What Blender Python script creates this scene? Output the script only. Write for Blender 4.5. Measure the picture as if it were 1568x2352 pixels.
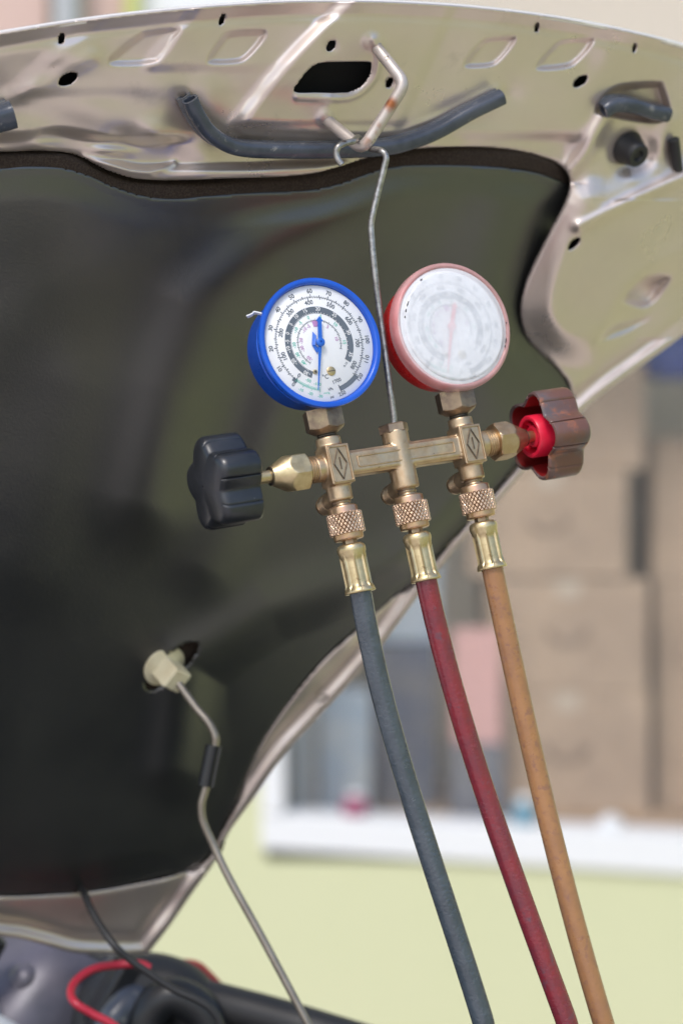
import bpy, bmesh, math, random
import numpy as np
from mathutils import Vector, Matrix
R = math.radians
random.seed(7); rng = np.random.default_rng(7)
S = bpy.context.scene
for o in list(bpy.data.objects): bpy.data.objects.remove(o)
C = S.collection

# ------------------------------------------------------------ camera, sky, sun, exposure
K = 36 / 85 / 2352            # picture unit (photo is 1568 x 2352 units) per metre of distance
D0 = 1.26                     # distance of the gauge set
U = K * D0                    # size of one picture unit at the gauge set, metres
cam_d = bpy.data.cameras.new('camera'); cam = bpy.data.objects.new('camera', cam_d); C.objects.link(cam)
cam.location = (0, 0, 0); cam.rotation_euler = (R(90), 0, 0)
cam_d.sensor_fit = 'VERTICAL'; cam_d.sensor_height = 36; cam_d.sensor_width = 24; cam_d.lens = 85
cam_d.clip_start = .05; cam_d.clip_end = 400
cam_d.dof.use_dof = True; cam_d.dof.focus_distance = 1.25; cam_d.dof.aperture_fstop = 5.2
S.camera = cam
w = bpy.data.worlds.new('World'); S.world = w; w.use_nodes = True
nt = w.node_tree; sky = nt.nodes.new('ShaderNodeTexSky'); sky.sky_type = 'NISHITA'; sky.sun_disc = False
SUN_EL, SUN_AZ = R(52), R(200)      # azimuth clockwise from +Y
sky.sun_elevation = SUN_EL; sky.sun_rotation = SUN_AZ; sky.dust_density = 2.0; sky.air_density = 1.0; sky.ozone_density = .6
nt.links.new(sky.outputs[0], nt.nodes['Background'].inputs[0]); nt.nodes['Background'].inputs[1].default_value = .15
sl = bpy.data.lights.new('sun', 'SUN'); so = bpy.data.objects.new('sun', sl); C.objects.link(so)
sl.energy = 1.2; sl.angle = R(14); sl.color = (1, .98, .96)
sd = Vector((math.sin(SUN_AZ) * math.cos(SUN_EL), math.cos(SUN_AZ) * math.cos(SUN_EL), math.sin(SUN_EL)))
so.rotation_euler = sd.to_track_quat('Z', 'Y').to_euler()
S.view_settings.view_transform = 'Standard'; S.view_settings.look = 'None'; S.view_settings.gamma = 1
S.view_settings.exposure = .50
GROUND = -1.45

# ------------------------------------------------------------ helpers
def P(u, v, D): return np.array([(u - 784) * K * D, D, (1176 - v) * K * D])

def tag(o, label=None, cat=None, group=None, kind=None):
    if label: o['label'] = label
    if cat: o['category'] = cat
    if group: o['group'] = group
    if kind: o['kind'] = kind
    return o
def empty(name, loc=(0, 0, 0), **k):
    o = bpy.data.objects.new(name, None); C.objects.link(o); o.location = loc; o.empty_display_size = .02
    return tag(o, **k)
def par(o, parent):
    if parent is not None:
        o.parent = parent
        if getattr(parent, 'type', '') != 'EMPTY' or True: pass
def obj(name, verts, faces, mat, parent=None, smooth=40, local=None, **k):
    me = bpy.data.meshes.new(name)
    me.from_pydata([tuple(map(float, v)) for v in verts], [], [tuple(f) for f in faces]); 
    me.validate(); me.update()
    mats = mat if isinstance(mat, (list, tuple)) else [mat]
    for m in mats: me.materials.append(m)
    if smooth:
        me.shade_smooth(); me.set_sharp_from_angle(angle=R(smooth))
    o = bpy.data.objects.new(name, me); C.objects.link(o)
    if parent is not None: o.parent = parent
    return tag(o, **k)
class MB:
    def __init__(s): s.v = []; s.f = []; s.m = []
    def add(s, v, f, mi=0):
        n = len(s.v); s.v += [tuple(map(float, p)) for p in v]; s.f += [tuple(i + n for i in q) for q in f]; s.m += [mi] * len(f); return s
    def build(s, name, mat, parent=None, smooth=40, bev=0, **k):
        o = obj(name, s.v, s.f, mat, parent, smooth, **k)
        if any(s.m) and len(o.data.polygons) == len(s.m): o.data.polygons.foreach_set('material_index', s.m)
        if bev:
            b = o.modifiers.new('bevel', 'BEVEL'); b.width = bev; b.segments = 2; b.limit_method = 'ANGLE'; b.angle_limit = R(35)
        return o
def box(c, s, rz=0, M=None):
    v = [];
    for i in (-1, 1):
        for j in (-1, 1):
            for l in (-1, 1): v.append(Vector((i * s[0] / 2, j * s[1] / 2, l * s[2] / 2)))
    if rz: v = [Matrix.Rotation(rz, 3, 'Z') @ p for p in v]
    if M is not None: v = [M @ p for p in v]
    v = [p + Vector(c) for p in v]
    return v, [(0, 1, 3, 2), (4, 6, 7, 5), (0, 4, 5, 1), (2, 3, 7, 6), (0, 2, 6, 4), (1, 5, 7, 3)]
def frame(a):
    a = np.array(a, float); a /= np.linalg.norm(a)
    r = np.array([0, 0, 1.]) if abs(a[2]) < .9 else np.array([1., 0, 0])
    x = np.cross(r, a); x /= np.linalg.norm(x); y = np.cross(a, x)
    return a, x, y
def lathe(prof, org=(0, 0, 0), axis=(0, 0, 1), n=48, rf=None, caps=True, phase=0):
    """prof: list of (along, radius)."""
    a, x, y = frame(axis); org = np.array(org, float); v = []; f = []
    for j, (t, r) in enumerate(prof):
        for i in range(n):
            th = 2 * math.pi * i / n + phase
            rr = rf(th, t, r) if rf else r
            v.append(org + a * t + (x * math.cos(th) + y * math.sin(th)) * rr)
    for j in range(len(prof) - 1):
        for i in range(n):
            i2 = (i + 1) % n
            f.append((j * n + i, j * n + i2, (j + 1) * n + i2, (j + 1) * n + i))
    if caps:
        f.append(tuple(reversed(range(n)))); f.append(tuple(range((len(prof) - 1) * n, len(prof) * n)))
    return v, f
def rnd(t0, t1, r, b=2.0, seg=3):
    """profile piece of a cylinder t0..t1 with rounded ends."""
    p = [(t0 + b - b * math.cos(q), r - b + b * math.sin(q)) for q in np.linspace(0, math.pi / 2, seg + 1)]
    q_ = [(t1 - b + b * math.sin(q), r - b + b * math.cos(q)) for q in np.linspace(0, math.pi / 2, seg + 1)]
    return p + q_
def spline(pts, n=12, closed=False):
    pts = np.array(pts, float)
    if closed: q = np.vstack([pts[-1], pts, pts[0], pts[1]]); m = len(pts)
    else: q = np.vstack([2 * pts[0] - pts[1], pts, 2 * pts[-1] - pts[-2]]); m = len(pts) - 1
    out = []
    for i in range(m):
        a, b, c, d = q[i:i + 4]
        for t in np.linspace(0, 1, n, endpoint=False):
            out.append(.5 * (2 * b + (c - a) * t + (2 * a - 5 * b + 4 * c - d) * t * t + (3 * b - a - 3 * c + d) * t ** 3))
    if not closed: out.append(pts[-1])
    return np.array(out)
def sweep(path, prof, ref=(0, -1, 0), inner=None, caps=True, scale=None):
    """closed 2-D profile (list of (side, out)) swept along a path; out = ref direction; inner = hollow."""
    path = np.array(path, float); N = len(path); T = np.gradient(path, axis=0); T /= np.linalg.norm(T, axis=1)[:, None]
    ref = np.array(ref, float); up = ref - T[0] * (ref @ T[0]); up /= np.linalg.norm(up)
    loops = [np.array(prof, float)] + ([np.array(inner, float)] if inner is not None else [])
    v = []; f = []; n = len(prof)
    offs = []
    for i in range(N):
        up = up - T[i] * (up @ T[i]); up /= np.linalg.norm(up); sd_ = np.cross(T[i], up)
        sc = 1 if scale is None else scale[i]
        for L in loops:
            for a, b in L: v.append(path[i] + (sd_ * a + up * b) * sc)
    st = n * len(loops)
    for i in range(N - 1):
        for l in range(len(loops)):
            for j in range(n):
                a = i * st + l * n + j; b = i * st + l * n + (j + 1) % n
                q = (a, b, b + st, a + st); f.append(q if l == 0 else q[::-1])
    if caps:
        for i, s in ((0, 1), (N - 1, -1)):
            if len(loops) == 2:
                for j in range(n):
                    a = i * st + j; b = i * st + (j + 1) % n; f.append((a, a + n, b + n, b)[::s])
            else: f.append(tuple(i * st + j for j in range(n))[::-s])
    return v, f
def circ(r, n=16, cx=0, cy=0, sx=1, sy=1): return [(cx + sx * r * math.cos(t), cy + sy * r * math.sin(t)) for t in np.linspace(0, 2 * math.pi, n, endpoint=False)]

# signed distance to a closed polygon (negative inside) and nearest point
def sdf(poly, pts, near=False):
    A = np.array(poly, float); B = np.roll(A, -1, 0); best = np.full(len(pts), 1e18); q = np.zeros_like(pts); ins = np.zeros(len(pts), bool)
    for a, b in zip(A, B):
        d = b - a; L = d @ d
        if L < 1e-12: continue
        t = np.clip(((pts - a) @ d) / L, 0, 1); c = a + t[:, None] * d; dd = ((pts - c) ** 2).sum(1)
        m = dd < best; best[m] = dd[m]; q[m] = c[m]
        if a[1] != b[1]:
            m = ((a[1] > pts[:, 1]) != (b[1] > pts[:, 1])) & (pts[:, 0] < (b[0] - a[0]) * (pts[:, 1] - a[1]) / (b[1] - a[1]) + a[0])
            ins ^= m
    s = np.sqrt(best); s[ins] *= -1
    return (s, q) if near else s
def pdist(line, pts):
    A = np.array(line, float); best = np.full(len(pts), 1e18)
    for a, b in zip(A[:-1], A[1:]):
        d = b - a; t = np.clip(((pts - a) @ d) / (d @ d), 0, 1); c = a + t[:, None] * d
        best = np.minimum(best, ((pts - c) ** 2).sum(1))
    return np.sqrt(best)
def sst(a, b, x): t = np.clip((x - a) / (b - a), 0, 1); return t * t * (3 - 2 * t)
def sheet(name, outer, holes, depth, step, mat, parent, thick=0, **k):
    outer = np.array(outer, float); lo = outer.min(0) - step; hi = outer.max(0) + step
    nx = int((hi[0] - lo[0]) / step) + 1; ny = int((hi[1] - lo[1]) / step) + 1
    gx, gy = np.meshgrid(lo[0] + np.arange(nx) * step, lo[1] + np.arange(ny) * step); pts = np.stack([gx.ravel(), gy.ravel()], 1)
    s, q = sdf(outer, pts, True); m = np.abs(s) < .55 * step; pts[m] = q[m]; s[m] = 0
    for h in holes:
        h = np.array(h, float); near = np.all((pts > h.min(0) - 3 * step) & (pts < h.max(0) + 3 * step), 1)
        idx = np.where(near)[0]; s2, q2 = sdf(h, pts[idx], True)
        m = np.abs(s2) < .55 * step; pts[idx[m]] = q2[m]; s2[m] = 0; s[idx] = np.maximum(s[idx], -s2)
    I = np.arange(nx * ny).reshape(ny, nx)
    F = np.stack([I[:-1, :-1], I[1:, :-1], I[1:, 1:], I[:-1, 1:]], -1).reshape(-1, 4)
    fs = s[F]; keep = (fs <= 1e-6).all(1); z = keep & ((fs == 0).sum(1) == 4)
    if z.any():
        cc = pts[F[z]].mean(1); t = sdf(outer, cc)
        for h in holes: t = np.maximum(t, -sdf(h, cc))
        kz = np.where(z)[0]; keep[kz[t > -.15 * step]] = False
    F = F[keep]; used = np.unique(F); remap = -np.ones(nx * ny, int); remap[used] = np.arange(len(used)); F = remap[F]; pts = pts[used]
    D = depth(pts); V = np.stack([(pts[:, 0] - 784) * K * D, D, (1176 - pts[:, 1]) * K * D], 1)
    me = bpy.data.meshes.new(name); me.from_pydata(V.tolist(), [], F.tolist()); me.update(); me.materials.append(mat); me.shade_smooth()
    o = bpy.data.objects.new(name, me); C.objects.link(o)
    if parent is not None: o.parent = parent
    if thick:
        md = o.modifiers.new('thickness', 'SOLIDIFY'); md.thickness = thick; md.offset = -1
    return tag(o, **k)

# ------------------------------------------------------------ materials
def mat(name, col, rough=.5, metal=0, col2=None, ns=60, lo=.4, hi=.65, bump=0, bs=300, bdist=.0004, coat=0, rvar=0, spots=None, voro=0, det=6, spec=.5, rlo=.35, rhi=.7, attr=None):
    m = bpy.data.materials.new(name); m.use_nodes = True; t = m.node_tree; N = t.nodes; L = t.links; b = N['Principled BSDF']
    b.inputs['Metallic'].default_value = metal; b.inputs['Roughness'].default_value = rough; b.inputs['Specular IOR Level'].default_value = spec
    b.inputs['Coat Weight'].default_value = coat; b.inputs['Coat Roughness'].default_value = .12
    tc = N.new('ShaderNodeTexCoord')
    def noise(scale, detail=6, rg=.6):
        n = N.new('ShaderNodeTexNoise'); n.inputs['Scale'].default_value = scale; n.inputs['Detail'].default_value = detail; n.inputs['Roughness'].default_value = rg
        L.new(tc.outputs['Object'], n.inputs['Vector']); return n
    def ramp(src, a, c, ca=(0, 0, 0, 1), cb=(1, 1, 1, 1)):
        r = N.new('ShaderNodeValToRGB'); r.color_ramp.elements[0].position = a; r.color_ramp.elements[1].position = c
        r.color_ramp.elements[0].color = ca; r.color_ramp.elements[1].color = cb; L.new(src, r.inputs[0]); return r
    base = None; c4 = (*col, 1)
    if col2:
        n = noise(ns, det); r = ramp(n.outputs[0], lo, hi, c4, (*col2, 1)); base = r.outputs[0]
    for (sc, a, c, scol) in (spots or []):
        n = noise(sc, 5); r = ramp(n.outputs[0], a, c); mx = N.new('ShaderNodeMix'); mx.data_type = 'RGBA'
        L.new(r.outputs[0], mx.inputs[0])
        if base: L.new(base, mx.inputs[6])
        else: mx.inputs[6].default_value = c4
        mx.inputs[7].default_value = (*scol, 1); base = mx.outputs[2]
    if attr:
        at = N.new('ShaderNodeAttribute'); at.attribute_name = attr[0]; mx = N.new('ShaderNodeMix'); mx.data_type = 'RGBA'
        L.new(at.outputs['Fac'], mx.inputs[0])
        if base: L.new(base, mx.inputs[6])
        else: mx.inputs[6].default_value = c4
        mx.inputs[7].default_value = (*attr[1], 1); base = mx.outputs[2]
    if base: L.new(base, b.inputs['Base Color'])
    else: b.inputs['Base Color'].default_value = c4
    if rvar:
        n = noise(ns * 1.7, 8); mr = N.new('ShaderNodeMapRange'); mr.inputs[1].default_value = rlo; mr.inputs[2].default_value = rhi
        mr.inputs[3].default_value = max(.02, rough - rvar); mr.inputs[4].default_value = min(1, rough + rvar); L.new(n.outputs[0], mr.inputs[0]); L.new(mr.outputs[0], b.inputs['Roughness'])
    if bump:
        if voro:
            n = N.new('ShaderNodeTexVoronoi'); n.feature = 'SMOOTH_F1'; n.inputs['Scale'].default_value = bs; n.inputs['Randomness'].default_value = 1
            n2 = noise(bs * .7, 3); av = N.new('ShaderNodeVectorMath'); av.operation = 'MULTIPLY_ADD'
            L.new(n2.outputs['Color'], av.inputs[0]); av.inputs[1].default_value = (.004,) * 3; L.new(tc.outputs['Object'], av.inputs[2]); L.new(av.outputs[0], n.inputs['Vector'])
        else: n = noise(bs, 5)
        bp = N.new('ShaderNodeBump'); bp.inputs['Strength'].default_value = bump; bp.inputs['Distance'].default_value = bdist
        L.new(n.outputs[0], bp.inputs['Height']); L.new(bp.outputs[0], b.inputs['Normal'])
    return m
M = dict(
    paint=mat('champagne_metallic_paint', (.76, .66, .60), .36, .72, (.71, .61, .54), 9, rvar=.09, bump=.10, bs=500, bdist=.0002, coat=.25,
              spots=[(26, .62, .80, (.56, .49, .43)), (240, .72, .80, (.34, .25, .19))]),
    skin=mat('outer_paint', (.62, .56, .49), .3, .6, coat=.5),
    hem=mat('lit_hem_paint', (.78, .74, .68), .25, .15, coat=.5, rvar=.05),  # top hem only: sky brightness on the upward edge put into paler paint
    pad=mat('black_vinyl_pad', (.011, .012, .011), .38, 0, (.017, .018, .016), 7, bump=.3, bs=620, bdist=.0004, rvar=.06, spec=.85,
            spots=[(5, .50, .75, (.026, .026, .020))]),
    flange=mat('dusty_rubber', (.15, .155, .16), .35, 0, (.10, .105, .12), 90, rvar=.1),
    felt=mat('brown_felt', (.045, .033, .027), .95, 0, (.075, .058, .046), 900, bump=.9, bs=1200, bdist=.0012, spec=.1),
    rub=mat('seal_rubber', (.05, .06, .08), .20, 0, (.08, .09, .115), 60, bump=.25, bs=700, bdist=.0003, rvar=.1, spots=[(160, .62, .7, (.2, .2, .2))]),
    rubd=mat('dark_rubber', (.02, .02, .021), .5, 0, bump=.3, bs=600, bdist=.0003),
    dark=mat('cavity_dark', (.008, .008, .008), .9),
    striker=mat('striker_paint', (.56, .50, .45), .38, .45, (.48, .42, .37), 120, bump=.2, bs=900, bdist=.0002,
                attr=('rust', (.30, .10, .03)), spots=[(150, .66, .70, (.16, .12, .09))]),
    wire=mat('zinc_wire', (.42, .41, .39), .38, .85, (.24, .23, .21), 330, rvar=.12, bump=.35, bs=1200, bdist=.0002, spots=[(130, .64, .7, (.10, .07, .05))]),
    brass=mat('cast_brass', (.60, .46, .30), .42, .92, (.50, .35, .21), 110, bump=.35, bs=1500, bdist=.00022, rvar=.12,
              spots=[(240, .64, .72, (.25, .16, .09)), (60, .58, .70, (.66, .50, .30))]),
    brass2=mat('yellow_brass', (.68, .56, .33), .38, .92, (.54, .42, .23), 140, bump=.15, bs=900, bdist=.0002, rvar=.1, spots=[(200, .62, .72, (.33, .22, .11))]),
    copper=mat('coppery_brass', (.62, .38, .28), .34, .9, (.58, .42, .22), 90, bump=.15, bs=900, bdist=.0002, rvar=.08, attr=('grime', (.07, .045, .03))),
    knurl=mat('knurled_brass', (.78, .58, .42), .30, .85, (.62, .42, .28), 150, rvar=.08, attr=('grime', (.06, .035, .02))),
    nut=mat('tarnished_brass', (.36, .27, .18), .42, .85, (.22, .16, .12), 120, bump=.25, bs=900, bdist=.0002, rvar=.12, spots=[(70, .55, .68, (.46, .37, .22))]),
    oldmetal=mat('dark_thread', (.20, .17, .13), .4, .9, (.10, .08, .06), 400),
    blue=mat('blue_plastic', (.006, .085, .52), .34, 0, (.008, .10, .58), 60, rvar=.08, bump=.12, bs=500, bdist=.0002, coat=.2),
    dial=mat('dial_white', (.80, .81, .82), .45, 0, (.77, .78, .79), 60),
    ink=mat('dial_ink', (.10, .12, .145), .6), inkg=mat('dial_green_ink', (.12, .50, .38), .6), inkp=mat('dial_pink_ink', (.50, .26, .50), .6),
    band=mat('dial_band', (.115, .14, .17), .6), white=mat('print_white', (.8, .8, .8), .6),
    needle=mat('needle_blue', (.02, .13, .55), .35), needler=mat('needle_red', (.75, .08, .10), .4),
    red=mat('red_plastic', (.62, .008, .010), .32, 0, (.72, .02, .02), 80, rvar=.08, coat=.2),
    redin=mat('shaded_red_inner', (.20, .010, .010), .45),  # inside of the red knob: shade of the hollow put into the colour
    redhub=mat('pinkish_red_plastic', (.72, .010, .045), .34, 0, (.80, .03, .07), 90, bump=.1, bs=500, bdist=.0002),
    knobk=mat('black_bakelite', (.010, .012, .015), .36, 0, (.018, .021, .027), 60, rvar=.08, bump=.15, bs=600, bdist=.0002, coat=.15, spec=.6, spots=[(700, .70, .74, (.16, .16, .16))]),
    knobr=mat('worn_brown_plastic', (.15, .068, .048), .36, 0, (.115, .090, .092), 38, .42, .6, rvar=.08, bump=.15, bs=500, bdist=.0002, coat=.2, spots=[(75, .55, .66, (.34, .12, .055))]),
    hoseb=mat('blue_grey_hose', (.062, .080, .098), .24, 0, (.042, .056, .070), 80, bump=.6, bs=560, bdist=.0004, voro=1, rvar=.08, spec=.7),
    hoser=mat('dark_red_hose', (.23, .022, .034), .24, 0, (.16, .026, .040), 80, bump=.55, bs=560, bdist=.00035, voro=1, rvar=.08, spec=.6, spots=[(110, .60, .70, (.13, .05, .07))]),
    hoseo=mat('faded_orange_hose', (.40, .20, .085), .34, 0, (.33, .165, .08), 60, bump=.5, bs=560, bdist=.0003, voro=1, rvar=.08, spots=[(260, .55, .66, (.29, .145, .09))]),
    wall=mat('pale_green_plaster', (.60, .615, .395), .85, 0, (.58, .60, .375), 1.4, bump=.2, bs=80, bdist=.001),
    wallin=mat('inner_wall', (.62, .55, .46), .9), wframe=mat('white_frame', (.76, .775, .785), .4), 
    card=mat('cardboard', (.43, .32, .225), .85, 0, (.33, .245, .175), 6), tape=mat('box_tape', (.48, .40, .31), .4), cardd=mat('cardboard_dark', (.25, .185, .135), .9),
    plug=mat('cream_plastic', (.72, .66, .46), .4, 0, (.66, .58, .38), 80), rod=mat('rod_steel', (.34, .30, .25), .38, .8, (.26, .23, .19), 60),
    redrim=mat('dull_red_rubber', (.30, .02, .02), .5), 
    redc=mat('red_cable', (.44, .02, .045), .4), blk=mat('black_plastic', (.015, .016, .018), .35), grey=mat('engine_grey', (.13, .12, .15), .40, .2, (.07, .068, .085), 14),
    chrome=mat('bright_metal', (.75, .75, .76), .25, .9),
    concrete=mat('pinkish_concrete', (.62, .54, .50), .85, 0, (.54, .47, .44), 1.5, bump=.4, bs=30, bdist=.004),
    added_lawn=mat('added_lawn_green', (.41, .44, .215), .9, 0, (.52, .53, .30), 3, bump=.8, bs=60, bdist=.02),
    pinkish=mat('pink_board', (.60, .44, .38), .7), pole=mat('grey_pipe', (.42, .44, .45), .5), lime=mat('lime_paint', (.55, .58, .20), .7),
    bluebag=mat('blue_bag', (.02, .05, .24), .5), bluebox=mat('pale_blue_box', (.34, .42, .50), .7, 0, (.46, .50, .52), 12), pinkbox=mat('pink_sheet', (.58, .34, .31), .8),
    darkbox=mat('dark_box', (.16, .16, .17), .7, 0, (.09, .11, .16), 10), magenta=mat('magenta_plastic', (.34, .09, .16), .4), cyan=mat('cyan_plastic', (.16, .30, .38), .4),
)
# frosted plastic, lets a little of what is behind it through
def frosted(name, col, lo, hi, rough=.3):
    m = bpy.data.materials.new(name); m.use_nodes = True; t = m.node_tree; N = t.nodes; L = t.links; b = N['Principled BSDF']
    b.inputs['Base Color'].default_value = (*col, 1); b.inputs['Roughness'].default_value = rough
    tr = N.new('ShaderNodeBsdfTransparent'); mx = N.new('ShaderNodeMixShader'); tc = N.new('ShaderNodeTexCoord'); n = N.new('ShaderNodeTexNoise')
    n.inputs['Scale'].default_value = 90; n.inputs['Detail'].default_value = 5; L.new(tc.outputs['Object'], n.inputs['Vector'])
    mr = N.new('ShaderNodeMapRange'); mr.inputs[1].default_value = .35; mr.inputs[2].default_value = .65; mr.inputs[3].default_value = lo; mr.inputs[4].default_value = hi
    L.new(n.outputs[0], mr.inputs[0]); L.new(mr.outputs[0], mx.inputs[0]); L.new(tr.outputs[0], mx.inputs[1]); L.new(b.outputs[0], mx.inputs[2])
    L.new(mx.outputs[0], N['Material Output'].inputs[0]); return m
_b = M['pad'].node_tree.nodes['Principled BSDF']; _b.inputs['IOR'].default_value = 2.0; _b.inputs['Specular IOR Level'].default_value = .6
M['frost'] = frosted('frosted_lens', (.88, .90, .93), .56, .68, .20)
M['frostrim'] = frosted('milky_pink_rim', (.82, .48, .47), .42, .56, .28)
for k_ in ('hoseb', 'hoser', 'hoseo'):
    b_ = M[k_].node_tree.nodes['Principled BSDF']; b_.inputs['Coat Weight'].default_value = .3; b_.inputs['Coat Roughness'].default_value = .2
M['glass'] = frosted('window_glass', (.75, .76, .76), .02, .05, .05)

# ------------------------------------------------------------ ground and building behind
gz = GROUND
tag(obj('ground', [(-60, -60, gz), (60, -60, gz), (60, 60, gz), (-60, 60, gz)], [(0, 1, 2, 3)], M['concrete'], smooth=0), kind='structure')
tag(obj('added_lawn', [(2.3, -14, gz + .01), (9, -14, gz + .01), (9, 4.2, gz + .01), (1.35, 4.2, gz + .01), (1.35, .85, gz + .01), (1.95, .5, gz + .01)], [(0, 1, 2, 3, 4, 5)], M['added_lawn'], smooth=0), kind='structure')  # unseen, added and outlined to put green reflections on hood and pad
WD = 4.5
def WX(u, D=WD): return (u - 784) * K * D
def WZ(v, D=WD): return (1176 - v) * K * D
house = empty('house', (0, WD, gz), label='pale yellow-green house wall with a white framed window behind the open hood', cat='house')
def hp(name, mb, m, par_=None, bev=0, **k):
    vs = [(x - 0, y - WD, z - gz) for x, y, z in mb.v] if par_ is None else [(x, y - WD, z - gz) for x, y, z in mb.v]
    q = MB(); q.add(vs, mb.f); o = q.build(name, m, house if par_ is None else par_, smooth=30, bev=bev)
    return o
xl, xr, zb, zt = WX(612), WX(1568 + 500), WZ(1978), WZ(-500)
mb = MB()
def bx(mb, x0, x1, y0, y1, z0, z1): mb.add(*box(((x0 + x1) / 2, (y0 + y1) / 2, (z0 + z1) / 2), (x1 - x0, y1 - y0, z1 - z0)))
T = .18
bx(mb, -6, xl, WD, WD + T, gz, 3); bx(mb, xr, 6, WD, WD + T, gz, 3); bx(mb, xl, xr, WD, WD + T, gz, zb); bx(mb, xl, xr, WD, WD + T, zt, 3)
hp('wall', mb, M['wall'])
mb = MB(); slope = (WZ(1925) - WZ(1870)) / (WX(1568) - WX(660))
fw = WX(660) - WX(606)
# the frame: bottom rail, left stile, right stile, head
mb.add([(xl - .01, WD - .012, WZ(1947)), (xr, WD - .012, WZ(2040)), (xr, WD - .012, WZ(1945)), (xl - .01, WD - .012, WZ(1868)),
        (xl - .01, WD + .12, WZ(1947)), (xr, WD + .12, WZ(2040)), (xr, WD + .12, WZ(1945)), (xl - .01, WD + .12, WZ(1868))],
       [(0, 1, 2, 3), (4, 7, 6, 5), (0, 4, 5, 1), (3, 2, 6, 7), (0, 3, 7, 4), (1, 5, 6, 2)])
wf = hp('window_frame', mb, M['wframe'], bev=.003)
for (a, b, c, d) in ((xl - .01, xl - .01 + fw, WZ(1867), zt), (xr - fw, xr, WZ(1944), zt)):
    mb = MB(); bx(mb, a, b, WD - .014, WD + .118, c, d); o = hp('stile', mb, M['wframe'], par_=wf, bev=.003)
mb = MB(); bx(mb, xl + fw, xr - fw, WD + .05, WD + .056, WZ(1867), zt); hp('pane', mb, M['glass'], par_=wf)
# room behind the window: shelf, back wall
BD = 5.6
mb = MB(); bx(mb, xl - .8, xr + .8, BD, BD + .1, gz, 3); hp('back_wall', mb, M['wallin'])
mb = MB(); bx(mb, xl + fw, xr, WD + .19, BD - .001, WZ(1868, 4.9) - .06, WZ(1868, 4.9)); hp('shelf', mb, M['card'])
SH = WZ(1868, 4.9)
def carton(u0, u1, v0, v1, D, dep, m, name, label, cat, group=None, base=None, tape=True, rz=0):
    z1 = WZ(v0, D); z0 = WZ(v1, D) if base is None else base
    x0, x1 = WX(u0, D), WX(u1, D); e = empty(name, ((x0 + x1) / 2, D + dep / 2, z0), label=label, cat=cat, group=group)
    e.rotation_euler.z = rz
    W_, H_ = x1 - x0, z1 - z0
    q = MB(); q.add(*box((0, 0, H_ / 2), (W_, dep, H_))); q.build('shell', m, e, smooth=0, bev=.002)
    if tape:
        q = MB(); q.add(*box((0, -dep / 2 - .001, H_ * .93), (.05, .002, H_ * .14))); q.add(*box((0, 0, H_ + .001), (.05, dep, .002))); q.build('tape', M['tape'], e, smooth=0)
        for s in (-1, 1):
            q = MB(); q.add(*box((s * W_ * .25 , 0, H_ + .003), (W_ * .495, dep, .004))); q.build('flap', m, e, smooth=0)
        q = MB()
        for j in range(12):
            t = math.pi + math.pi * j / 11; q.add(*box((math.cos(t) * W_ * .12, -dep / 2 - .001, H_ * .55 + math.sin(t) * W_ * .08), (.012, .002, .012)))
        q.build('print_mark', M['cardd'], e, smooth=0)
    return e
G = 'cardboard boxes stacked behind the window'
carton(1110, 1490, 1592, 1868, 4.9, .35, M['card'], 'cardboard_box', 'large brown cardboard box at the bottom of the window stack, standing on the shelf', 'box', G, base=SH)
carton(1118, 1484, 1335, 1586, 4.9, .35, M['card'], 'cardboard_box', 'large brown cardboard box second from the bottom of the window stack', 'box', G, rz=.01)
carton(1080, 1440, 1085, 1325, 4.9, .33, M['card'], 'cardboard_box', 'brown cardboard box third from the bottom with dark gap at right', 'box', G, rz=-.01)
carton(1095, 1478, 835, 1078, 4.92, .33, M['card'], 'cardboard_box', 'brown cardboard box at the top of the window stack below the hood edge', 'box', G)
carton(1505, 1790, 1340, 1868, 5.0, .35, M['card'], 'cardboard_box', 'tall shaded cardboard box right of the stack, at the photo right edge', 'box', G, base=SH)
carton(1496, 1780, 1010, 1334, 5.0, .35, M['card'], 'cardboard_box', 'cardboard box on top of the right hand tall box behind the window', 'box', G)
carton(1036, 1154, 1712, 1868, 4.78, .15, M['darkbox'], 'storage_box', 'small slate grey box under the pink board inside the window', 'box', tape=False, base=SH)
carton(1040, 1150, 1445, 1708, 4.80, .04, M['pinkbox'], 'pink_sheet', 'flat pink board standing behind the red hose inside the window', 'board', tape=False)
carton(735, 850, 1590, 1868, 4.85, .2, M['bluebox'], 'storage_box', 'pale blue box standing low at the left inside the window', 'box', tape=False, base=SH)
carton(860, 1000, 1480, 1868, 5.0, .25, M['darkbox'], 'storage_box', 'dark slate box between the pale blue box and the pink board', 'box', tape=False, base=SH)
carton(800, 1010, 1240, 1474, 5.0, .25, M['bluebox'], 'storage_box', 'grey blue box lying on top of the dark slate box', 'box', tape=False)
carton(664, 722, 1500, 1868, 4.8, .1, M['pole'], 'grey_board', 'narrow grey board leaning beside the left window stile', 'board', tape=False, base=SH)
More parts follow.
